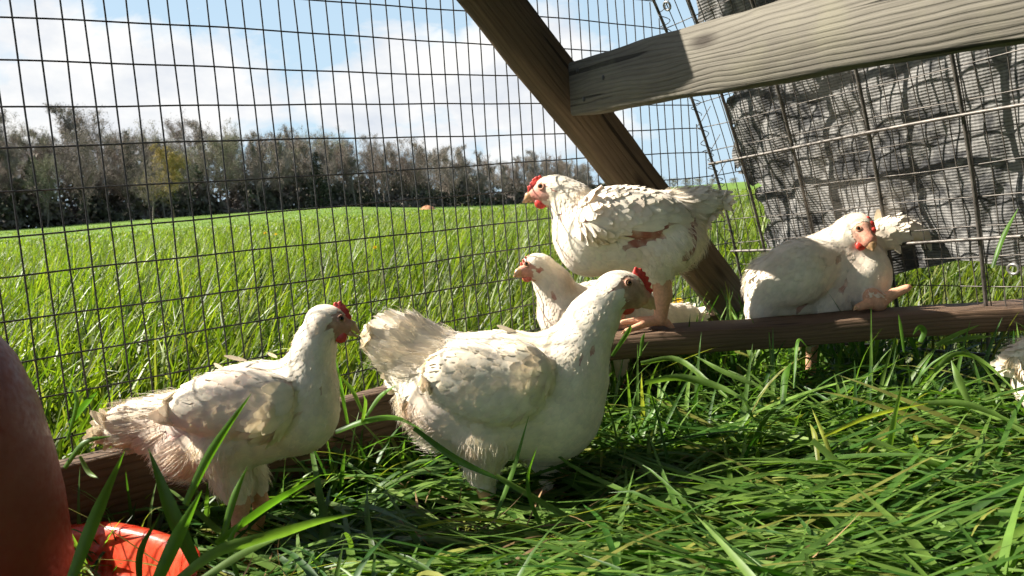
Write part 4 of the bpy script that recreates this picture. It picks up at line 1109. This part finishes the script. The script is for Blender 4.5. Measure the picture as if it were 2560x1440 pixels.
def edge_bird():
    b = Bird('chicken', 1.12, 106)
    b.e(2745, 960, 0, 200, 130, 115, -6, 'body', (-1, .2)); b.e(2865, 950, 0, 95, 105, 95, 0, 'breast', (-.7, .8), 40); b.e(2645, 965, 0, 84, 86, 86, 0, 'fluff', (-.7, .8), 40)
    b.c(2625, 900, 0, 50, 2580, 893, 0, 40, 'tail', (-1, .1), 40, .8)
    b.c(2885, 880, 0, 80, 2925, 770, 0, 46, 'neck', (-.3, 1), 40); b.e(2945, 750, 0, 52, 40, 34, -10, 'head', (-1, .3), 14); b.c(2965, 755, 0, 30, 2995, 765, 0, 15, 'face', (-1, 0), 12, .8)
    b.leg((2735, 1050, 50), (2725, 1120, 50), (2745, 1150, 45), (2725, 1215, 45), [(2785, 1225, 40), (2675, 1220, 45)], (80, 44, 19, 15))
    b.leg((2785, 1050, -50), (2785, 1110, -50), (2800, 1140, -45), (2785, 1180, -45), [(2845, 1185, -40), (2735, 1180, -45)], (80, 44, 19, 15))
    b.fan((2625, 900, 10), [(2543, 880, 8), (2545, 905, 10), (2555, 860, 4), (2560, 930, 12)], 34)
    T = b.build('white chicken at the right edge, only its fluffy tail in the picture', h=0.0045, dens=.7, fuzz=7000)
    b.beak([(2990, 760, 14), (3020, 778, 3)], [(2985, 772, 9), (3010, 780, 3)]); b.comb([(2960, 712), (2977, 722)], [(2960, 728), (2975, 738)], 7); b.eye(2973, 748, 9)
edge_bird()
# ------------------------------------------------------------------ poultry drinker
def lathe(profile, c, seg=48, wob=0.0, facet=0):
    pr_ = np.array(profile, float); th = np.arange(seg) / seg * 2 * np.pi
    rad = pr_[:, 0][:, None] * (1 + wob * np.sin(3 * th + 1)[None] + wob * .5 * np.sin(7 * th)[None])
    if facet:
        a = (th + .2) % (2 * np.pi / facet) - np.pi / facet
        rad = rad * (1 + 0.5 * (np.cos(np.pi / facet) / np.cos(a) - 1))[None]
    V = np.stack([c[0] + rad * np.cos(th), c[1] + rad * np.sin(th), c[2] + pr_[:, 1][:, None] * np.ones_like(th)], -1).reshape(-1, 3)
    n = len(pr_); i = np.arange(n - 1)[:, None]; j = np.arange(seg)[None]; j2 = (j + 1) % seg
    return V, np.stack([i * seg + j, i * seg + j2, (i + 1) * seg + j2, (i + 1) * seg + j], -1).reshape(-1, 4)

def drinker():
    c = (-0.548, 0.695, -0.012)
    t = tag(empty('poultry_drinker', c), 'dark red dome drinker with a bright red water tray, at the left edge', 'drinker')
    V, Fq = lathe([(r_, z_ * 1.09) for r_, z_ in [(.098, .030), (.112, .045), (.1175, .09), (.1165, .10), (.1175, .105), (.117, .17), (.1135, .21), (.106, .255), (.093, .295), (.074, .325), (.050, .345), (.024, .355), (.001, .357)]], c, 64, 0.006)
    part('jug', mesh_np('jug', V, Fq, mats=[M['jug']]), t)
    V, Fq = lathe([(r_ * 1.13, z_ * .80 + .006) for r_, z_ in [(.001, .004), (.16, .004), (.176, .010), (.186, .028), (.192, .060), (.198, .088), (.203, .093), (.206, .096), (.2055, .0985), (.199, .099), (.194, .095), (.190, .085), (.183, .050), (.178, .034), (.160, .029), (.120, .028), (.001, .028)]], c, 80, 0.0, 8)
    part('tray', mesh_np('tray', V, Fq, mats=[M['tray']]), t)
drinker()

# ------------------------------------------------------------------ single blades that stand out
def spline(P, n):
    P = np.asarray(P, float); m = len(P); Q = np.concatenate([[2 * P[0] - P[1]], P, [2 * P[-1] - P[-2]]])
    out = []
    for u in np.linspace(0, m - 1, n):
        i = min(int(u), m - 2); t = u - i; a, b, c, d = Q[i:i + 4]
        out.append(.5 * (2 * b + (c - a) * t + (2 * a - 5 * b + 4 * c - d) * t * t + (3 * b - a - 3 * c + d) * t ** 3))
    return np.array(out)

def clump(label, items, group='grass clumps in the pen', cat='grass clump'):
    P0 = np.array([at(*it[0][0]) for it in items]); b = P0.mean(0); b[2] = max(0.0, P0[:, 2].min())
    t = tag(empty('grass_clump', tuple(b)), label, cat, group)
    g = np.random.default_rng(abs(hash(len(label))) % 999 + len(items))
    for pts, w, c in items:
        C = spline([at(*p) for p in pts], 15); n = len(C); u = np.linspace(0, 1, n)
        C[:, 2] = np.maximum(C[:, 2], 0.004)
        T = nrm(np.gradient(C, axis=0)); view = nrm(C - CAM)
        S = nrm(np.cross(T, view)); Nn = np.cross(S, T)
        a = g.uniform(-.6, .6) + g.uniform(-.5, .5) * u
        W = S * np.cos(a)[:, None] + Nn * np.sin(a)[:, None]; B = np.cross(W, T)
        Y = np.array([p[2] for p in pts]).mean()
        hw = .8 * w / FPX * Y * .5 * np.clip(np.minimum(.7 + .9 * u, 1) * np.clip((1 - u) * 2.2, 0, 1) ** .8, .03, 1)[:, None]
        V = np.stack([C - W * hw + B * hw * .3, C - W * hw * .5 + B * hw * .08, C, C + W * hw * .5 + B * hw * .08, C + W * hw + B * hw * .3], 1).reshape(-1, 3)
        q = (np.arange(n - 1)[:, None] * 5 + np.arange(4)[None]).ravel()
        Fq = np.stack([q, q + 1, q + 6, q + 5], -1)
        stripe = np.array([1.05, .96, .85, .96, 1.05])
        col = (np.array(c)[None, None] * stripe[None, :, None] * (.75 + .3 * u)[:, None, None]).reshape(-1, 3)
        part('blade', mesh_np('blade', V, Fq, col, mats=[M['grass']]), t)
G1, G2, G3, GY = (.10, .22, .022), (.055, .14, .016), (.16, .27, .05), (.33, .36, .06)
clump('broad grass blades in front of the red drinker', [
    ([(165, 1480, .60), (235, 1300, .62), (312, 1126, .66)], 40, G1), ([(490, 1420, .72), (425, 1280, .72), (371, 1122, .74)], 58, G2),
    ([(380, 1480, .62), (440, 1350, .63), (505, 1225, .66)], 44, G1), ([(462, 1262, .72), (530, 1125, .74), (628, 984, .78)], 28, G1),
    ([(420, 1470, .62), (540, 1380, .64), (660, 1345, .66), (790, 1305, .70), (892, 1283, .72)], 36, G3), ([(540, 1360, .72), (670, 1265, .74), (802, 1187, .78)], 28, G1),
    ([(552, 1360, .74), (582, 1250, .75), (618, 1166, .77)], 24, G1), ([(500, 1450, .60), (610, 1380, .62), (705, 1342, .64)], 30, G3),
    ([(350, 1470, .70), (352, 1380, .70), (398, 1290, .72)], 22, G2), ([(600, 1460, .66), (575, 1360, .67), (610, 1290, .68)], 18, G1)])
clump('small grass tuft growing at the rail behind the left chicken', [
    ([(160, 1170, .90), (212, 1105, .90), (280, 1090, .91)], 20, G1), ([(175, 1060, .93), (215, 1010, .93), (245, 978, .93)], 22, G2), ([(200, 1140, .90), (222, 1180, .89), (246, 1196, .88)], 15, G3), ([(168, 1100, .92), (190, 1010, .92), (178, 960, .93)], 15, G1)])
clump('leafy grass between the two front chickens, before the rail', [
    ([(838, 1080, 1.03), (910, 1052, 1.02), (990, 1044, 1.02), (1062, 1078, 1.0)], 22, G1), ([(870, 1060, 1.04), (852, 960, 1.05), (836, 880, 1.06)], 14, G1), ([(905, 1030, 1.04), (880, 975, 1.04), (850, 940, 1.04)], 13, G3),
    ([(915, 1040, 1.03), (950, 990, 1.03), (992, 962, 1.02)], 16, G1), ([(905, 1060, 1.02), (915, 1010, 1.02), (908, 985, 1.02)], 14, G3)])
clump('long blades crossing before the legs of the largest chicken', [
    ([(1236, 1296, .95), (1280, 1180, .96), (1322, 1040, .97)], 17, G1), ([(1405, 1405, .88), (1342, 1290, .92), (1320, 1200, .94), (1342, 1118, .95)], 17, G1), ([(1035, 1070, .98), (1150, 1152, .97), (1292, 1216, .96)], 22, G2),
    ([(1240, 1188, .95), (1390, 1275, .93), (1480, 1330, .90), (1540, 1385, .88)], 27, G3), ([(1045, 1318, .90), (1140, 1300, .90), (1245, 1303, .90), (1380, 1330, .89)], 13, GY)])
clump('yellowing stems leaning across the trodden grass at right', [
    ([(2045, 1150, .95), (2036, 1090, .97), (2024, 1058, .98)], 17, GY), ([(2090, 1170, .95), (2060, 1090, .97), (2030, 1022, 1.0)], 15, GY), ([(2060, 1090, .96), (2180, 1040, .99), (2330, 1006, 1.02)], 15, GY),
    ([(2310, 1008, 1.02), (2420, 1012, 1.0), (2570, 1072, .97)], 22, G3), ([(2030, 1100, .95), (2120, 1180, .93), (2200, 1240, .91)], 26, G3), ([(2180, 1100, .95), (2300, 1150, .93), (2420, 1170, .92)], 24, G3)])
clump('arching blades under the right end of the cross beam', [
    ([(2335, 930, 1.12), (2388, 886, 1.12), (2460, 906, 1.11), (2560, 1000, 1.06)], 17, G3), ([(2425, 1010, 1.06), (2398, 950, 1.08), (2378, 900, 1.1)], 24, G3), ([(2480, 670, 1.24), (2508, 590, 1.25), (2546, 520, 1.26)], 15, G1), ([(2290, 960, 1.12), (2310, 915, 1.12), (2335, 880, 1.13)], 12, G1),
    ([(2340, 862, 1.2), (2395, 835, 1.2), (2450, 812, 1.2)], 14, G3), ([(2360, 860, 1.2), (2420, 845, 1.2), (2490, 841, 1.2)], 14, G3), ([(2260, 880, 1.2), (2252, 820, 1.2), (2246, 785, 1.2)], 10, G1), ([(2300, 855, 1.2), (2310, 830, 1.2), (2298, 818, 1.2), (2282, 838, 1.19)], 18, G1)])
clump('arching blades under the left part of the cross beam', [
    ([(1602, 908, 1.16), (1690, 898, 1.15), (1770, 955, 1.1), (1860, 1030, 1.04)], 19, G3), ([(1612, 958, 1.1), (1700, 944, 1.1), (1800, 968, 1.08), (1880, 1010, 1.05)], 24, G3), ([(1956, 1010, 1.05), (1962, 940, 1.08), (1978, 905, 1.1)], 24, G1),
    ([(1985, 970, 1.08), (1990, 870, 1.12), (2000, 848, 1.13), (2022, 872, 1.12)], 14, G1), ([(1530, 890, 1.2), (1570, 830, 1.22), (1578, 812, 1.22)], 14, G1), ([(1600, 890, 1.2), (1606, 850, 1.2), (1612, 832, 1.2)], 11, G1),
    ([(1880, 960, 1.1), (1800, 925, 1.12), (1735, 888, 1.15)], 16, G3), ([(1520, 900, 1.18), (1500, 980, 1.12), (1515, 1040, 1.1)], 12, G2)])
clump('pale blades lying in the lower right corner', [
    ([(1628, 1250, .88), (1750, 1310, .85), (1835, 1338, .83)], 28, G3), ([(1700, 1385, .80), (1900, 1370, .82), (2100, 1378, .82), (2300, 1400, .80)], 28, G3), ([(2060, 1250, .90), (2200, 1230, .90), (2340, 1315, .86)], 20, G1),
    ([(1780, 1330, .82), (1900, 1290, .85), (2020, 1275, .87)], 20, G1), ([(1640, 1365, .82), (1720, 1430, .78), (1800, 1480, .75)], 30, G2), ([(2200, 1440, .78), (2300, 1380, .80), (2460, 1350, .82)], 22, G3)])

def dandelion(px, py, Y, r, label, stem):
    c = at(px, py, Y); t = tag(empty('dandelion', (c[0], c[1], float(terrain(c[0], c[1])))), label, 'flower', 'dandelions in the field grass')
    g = np.random.default_rng(int(px)); n = 70
    a = g.uniform(0, 6.28, n); el = g.uniform(.1, 1.4, n)
    d = np.stack([np.cos(a) * np.cos(el), np.sin(a) * np.cos(el), np.sin(el)], -1); s = nrm(np.cross(d, [0, 0, 1.0])) * r * .13
    V = np.stack([c + d * r * .1 - s * .4, c + d * r * .1 + s * .4, c + d * r + s, c + d * r - s], 1).reshape(-1, 3)
    Fq = np.arange(n)[:, None] * 4 + np.arange(4)
    part('flower_head', mesh_np('flower_head', V, Fq, np.tile([[.82, .60, .03]], (len(V), 1)) * g.uniform(.8, 1.1, (len(V), 1)), mats=[M['yellow']]), t)
    V, Fq = tube(np.stack([c - np.array([0, 0, z]) + np.array([.004 * math.sin(z * 30), 0, 0]) for z in np.linspace(0, stem, 6)]), .0016, 5)
    part('stem', mesh_np('stem', V, Fq, np.tile([[.15, .22, .05]], (len(V), 1)), mats=[M['grass']]), t)
dandelion(1697, 764, 1.84, .018, 'yellow dandelion beside the foot of the brace', .14)
dandelion(663, 585, 4.0, .011, 'small yellow dandelion far left in the field grass', .3)
dandelion(690, 588, 4.2, .011, 'small yellow dandelion just right of another one', .3)
dandelion(938, 622, 2.9, .011, 'yellow dandelion in the field behind the largest chicken', .25)

# ------------------------------------------------------------------ the wood beyond the field
def tree_mesh(seed, kind):
    g = np.random.default_rng(seed); H = 14.0
    tr, tw = [], []; tips = []
    def path(p, d, L, n, wand, lift):
        P = [p]; d = nrm(d)
        for _ in range(n):
            d = nrm(d + g.normal(0, wand, 3) + np.array([0, 0, lift])); P.append(P[-1] + d * L / n)
        return np.array(P)
    if kind == 'conifer':
        T = path(np.zeros(3), (0, 0, 1), H, 10, .01, .05); tr.append(tube(T, np.linspace(.2, .03, 11), 6))
        cards = []
        for z in np.arange(1.0, H * .98, .32):
            R = (1 - z / H) * 2.7 + .15
            for a in g.uniform(0, 6.28, 9):
                L = R * g.uniform(.6, 1.1); e = np.array([math.cos(a) * L, math.sin(a) * L, -.25 * L + z]); b = np.array([0, 0, z])
                for u in np.linspace(.25, 1, 7):
                    c = b + (e - b) * u; cards.append((c, .42 * g.uniform(.6, 1.2)))
        C = np.array([c for c, _ in cards]); s = np.array([q for _, q in cards])
        d1 = nrm(g.normal(0, 1, (len(C), 3)) * [1, 1, .5]); d2 = nrm(np.cross(d1, g.normal(0, 1, (len(C), 3))))
        V = np.stack([C - d1 * s[:, None] * .6, C + d2 * s[:, None] * .22, C + d1 * s[:, None] * .6, C - d2 * s[:, None] * .22], 1).reshape(-1, 3)
        Vt, Ft = joinm(tr)
        return (Vt, Ft, np.tile([[.07, .05, .04]], (len(Vt), 1))), (V, np.arange(len(C))[:, None] * 4 + np.arange(4), np.repeat(np.array([.022, .036, .018]) * g.uniform(.5, 1.5, (len(C), 1)), 4, 0))
    lean = g.normal(0, .05, 2)
    T = path(np.array([0, 0, -.3]), (lean[0], lean[1], 1), H * (.80 if kind != 'slim' else .95), 9, .045, .06); tr.append(tube(T, np.linspace(.20, .035, 10), 6))
    nb = 20 if kind != 'slim' else 24
    RB = []
    for i in range(nb):
        u = g.uniform(.22, .98); k = u * 9; b = T[int(k)] + (T[min(int(k) + 1, 9)] - T[int(k)]) * (k % 1)
        a = g.uniform(0, 6.28); up = .75 + .7 * u if kind != 'slim' else 1.5
        L = H * (.36 * (1.15 - .7 * u) + .07) * g.uniform(.7, 1.2) * (1.0 if kind != 'slim' else .55)
        P = path(b, (math.cos(a), math.sin(a), up), L, 5, .16, .07); tr.append(tube(P, np.linspace(.075, .02, 6) * (1.2 - .7 * u), 4))
        for j in range(8):
            k2 = g.uniform(.8, 4.99); b2 = P[int(k2)] + (P[int(k2) + 1] - P[int(k2)]) * (k2 % 1)
            P2 = path(b2, nrm(P[-1] - P[0]) + g.normal(0, .55, 3), L * g.uniform(.25, .5), 3, .2, .09); RB.append((P2, .022))
            for m in range(6):
                k3 = g.uniform(.3, 2.99); b3 = P2[int(k3)] + (P2[int(k3) + 1] - P2[int(k3)]) * (k3 % 1)
                P3 = path(b3, nrm(P2[-1] - P2[0]) + g.normal(0, .6, 3), L * g.uniform(.10, .22), 2, .2, .08); RB.append((P3, .012)); tips.append(P3[-1]); tips.append(P3[1])
    for P, r in RB: tw.append(tube(P, np.linspace(r, r * .4, len(P)), 3))
    Vt, Ft = joinm(tr); Vw, Fw = joinm(tw)
    bark = {'yellow': (.18, .13, .07), 'slim': (.20, .17, .145)}.get(kind, (.15, .125, .105)); bud = {'bare': (.23, .195, .16), 'green': (.24, .23, .15), 'red': (.21, .16, .132), 'slim': (.25, .215, .182), 'yellow': (.36, .28, .09)}[kind]
    tips = np.array(tips); rep = {'yellow': 9, 'green': 7}.get(kind, 5)
    C = np.repeat(tips, rep, 0) + g.normal(0, .16, (len(tips) * rep, 3)); s = g.uniform(.04, .10, len(C)) * (1.5 if kind in ('yellow',) else 1.0)
    d1 = nrm(g.normal(0, 1, (len(C), 3))); d2 = nrm(np.cross(d1, g.normal(0, 1, (len(C), 3))))
    Vb = np.stack([C - d1 * s[:, None], C + d2 * s[:, None] * .5, C + d1 * s[:, None], C - d2 * s[:, None] * .5], 1).reshape(-1, 3)
    cw = np.tile([np.array(bark) * 1.25], (len(Vw), 1)); cb = np.repeat(np.array(bud) * g.uniform(.6, 1.35, (len(C), 1)), 4, 0)
    V = np.concatenate([Vw, Vb]); Fq = np.concatenate([Fw, np.arange(len(C))[:, None] * 4 + np.arange(4) + len(Vw)])
    return (Vt, Ft, np.tile([bark], (len(Vt), 1))), (V, Fq, np.concatenate([cw, cb]))

def wood():
    g = np.random.default_rng(77)
    protos = {}
    for nm, sd in (('bare', 1), ('bare', 2), ('green', 3), ('red', 4), ('slim', 5), ('slim', 6), ('green', 8), ('yellow', 9), ('conifer', 10)):
        (Vt, Ft, ct), (Vc, Fc, cc) = tree_mesh(sd, nm)
        protos.setdefault(nm, []).append((mesh_np('trunk', Vt, Ft, ct, mats=[M['bark']]), mesh_np('crown', Vc, Fc, cc, smooth=False, mats=[M['twig']])))
    X = np.array([-300, 0, 350, 700, 1000, 1300, 1450, 1600, 1800, 2100]); DI = np.array([92, 97, 107, 128, 155, 235, 300, 430, 600, 800])
    TX = np.array([-300, 0, 60, 130, 180, 230, 300, 350, 450, 600, 700, 800, 900, 1000, 1100, 1200, 1275, 1340, 1450, 1600, 1700, 1760, 1810, 2100]); TY = np.array([330, 312, 330, 350, 300, 284, 306, 326, 300, 318, 300, 308, 325, 330, 345, 372, 395, 374, 396, 425, 442, 446, 452, 450])
    def tree(px, dist, h, kind, label, group, name='bare_tree', wid=1.0):
        d = ray(px, 500); d = d / np.hypot(d[0], d[1]); x, y = d[0] * dist, d[1] * dist
        me = protos[kind][g.integers(len(protos[kind]))]
        t = empty(name, (x, y, float(terrain(x, y)) - .1)); s = h / 14.9
        t.scale = (s * wid, s * wid, s); t.rotation_euler = (0, 0, g.uniform(0, 6.28))
        tag(t, label, 'tree', group)
        link('trunk', me[0], t); link('crown', me[1], t)
    WOOD = 'bare trees of the wood'
    for row, (dd, sp) in enumerate(((0, 4.4), (7, 4.2), (15, 4.4), (25, 5.0))):
        px = -140.0
        while px < 1480:
            di = np.interp(px, X, DI) + dd + g.normal(0, 1.6)
            d_ = ray(px, 500); hor = 589 - px * .0734
            base = hor - float(terrain(d_[0] / np.hypot(d_[0], d_[1]) * di, d_[1] / np.hypot(d_[0], d_[1]) * di) - .42) * FPX / di
            h = (base - np.interp(px, TX, TY)) * di / FPX * (g.uniform(.72, .98) if row < 2 else g.uniform(.92, 1.03))
            kind = g.choice(['bare', 'green', 'red', 'slim'], p=[.36, .26, .14, .24]) if px < 880 else g.choice(['bare', 'red', 'slim'], p=[.25, .2, .55])
            look = {'bare': 'bare grey-brown tree', 'green': 'tree with yellow-green buds', 'red': 'bare reddish-brown tree', 'slim': 'slender pale bare tree'}[kind]
            where = 'left part' if px < 420 else ('middle part' if px < 860 else 'right part')
            tree(px, di, h, kind, f'{look} {("at the edge", "in the front rows", "in the middle rows", "in the back row")[row]} of the wood, {where}', WOOD, wid=g.uniform(.75, 1.1))
            px += sp * FPX / di * g.uniform(.7, 1.3)
    for px in (1640, 1690, 1720, 1752, 1790, 1830): tree(px + g.normal(0, 4), 420, (476 - np.interp(px, TX, TY)) * 420 / FPX, 'green', 'small hazy tree of the far clump right of the brace', 'far trees right of the brace', wid=1.8)
    tree(376, 88, 7.2, 'bare', 'lone bare tree standing in front of the wood on the open field', None)
    tree(432, 97, 8.2, 'yellow', 'yellow-leaved young tree at the edge of the wood', None, 'yellow_tree', 1.15)
    tree(335, 113, 12.4, 'conifer', 'dark pointed conifer rising out of the bare wood', None, 'conifer', 1.0)
    tree(800, 128, 9.5, 'conifer', 'dark broad conifer in the middle of the wood', None, 'conifer', 1.7)
    # undergrowth: bushes, brambles and ivy that read as one dark mass
    n = 46000
    px = g.uniform(-200, 1560, n); di = np.interp(px, X, DI); dd = np.abs(g.normal(0, 13, n)) - 1; di = di + dd
    d = np.stack([(px - 1280) / FPX, np.ones(n)], -1); d /= np.linalg.norm(d, axis=1, keepdims=True)
    x, y = d[:, 0] * di, d[:, 1] * di
    top = 3.4 + 2.4 * np.sin(px * .017 + dd * .2) + 1.8 * np.sin(px * .047 + 2 + dd * .1) + 1.0 * np.sin(px * .11 + dd * .3) + .10 * np.clip(dd, 0, 25)
    z = terrain(x, y) + np.clip(top, .8, 9) * g.random(n) ** .8
    C = np.stack([x, y, z], -1); s = g.uniform(.18, .55, n)[:, None] * (di / 110)[:, None] ** .8
    d1 = nrm(g.normal(0, 1, (n, 3))); d2 = nrm(np.cross(d1, g.normal(0, 1, (n, 3))))
    V = np.stack([C - d1 * s, C + d2 * s * .5, C + d1 * s, C - d2 * s * .5], 1).reshape(-1, 3)
    mixv = np.clip(.5 + .5 * np.sin(px * .03 + z) + g.normal(0, .3, n), 0, 1)[:, None]
    col = np.array([.14, .116, .10]) * mixv + np.array([.075, .078, .052]) * (1 - mixv)
    me = mesh_np('undergrowth', V, np.arange(n)[:, None] * 4 + np.arange(4), np.repeat(col * g.uniform(.5, 1.6, (n, 1)), 4, 0), smooth=False, mats=[M['twig']])
    tag(link('undergrowth', me), 'dark brown undergrowth filling the foot of the wood', 'undergrowth', kind='stuff')
    # a post and a heap of bare earth at the far side of the field
    c = at(905, 528, 70.0); gz = float(terrain(c[0], c[1]))
    V, Fq = tube(np.array([[c[0], c[1], gz - .2], [c[0], c[1], gz + .6], [c[0] + .02, c[1], gz + 1.45], [c[0] + .02, c[1], gz + 1.5]]), [.09, .09, .085, .02], 8)
    tag(link('fence_post', mesh_np('fence_post', V, Fq, np.tile([[.03, .025, .02]], (len(V), 1)), mats=[M['bark']])), 'dark fence post at the far edge of the field before the wood', 'post')
    c = at(1068, 520, 75.0); gz = float(terrain(c[0], c[1])); a = np.linspace(0, 2 * np.pi, 28, endpoint=False); rr = np.linspace(1, 0.02, 8)
    hh = (1 - rr ** 2) * .38 + .2
    V = np.stack([c[0] + np.outer(rr, np.cos(a)) * .8 * (1 + .1 * np.sin(3 * a)), c[1] + np.outer(rr, np.sin(a)) * .6, gz + (hh - .2)[:, None] * (1 + .15 * np.sin(5 * a + 1)) * np.ones_like(a)], -1).reshape(-1, 3)
    i = np.arange(7)[:, None]; j = np.arange(28)[None]; j2 = (j + 1) % 28
    tag(link('earth_mound', mesh_np('earth_mound', V, np.stack([i * 28 + j, i * 28 + j2, (i + 1) * 28 + j2, (i + 1) * 28 + j], -1).reshape(-1, 4), np.tile([[.42, .20, .11]], (len(V), 1)), mats=[M['bark']])), 'low heap of reddish bare earth at the far side of the field', 'mound')
wood()
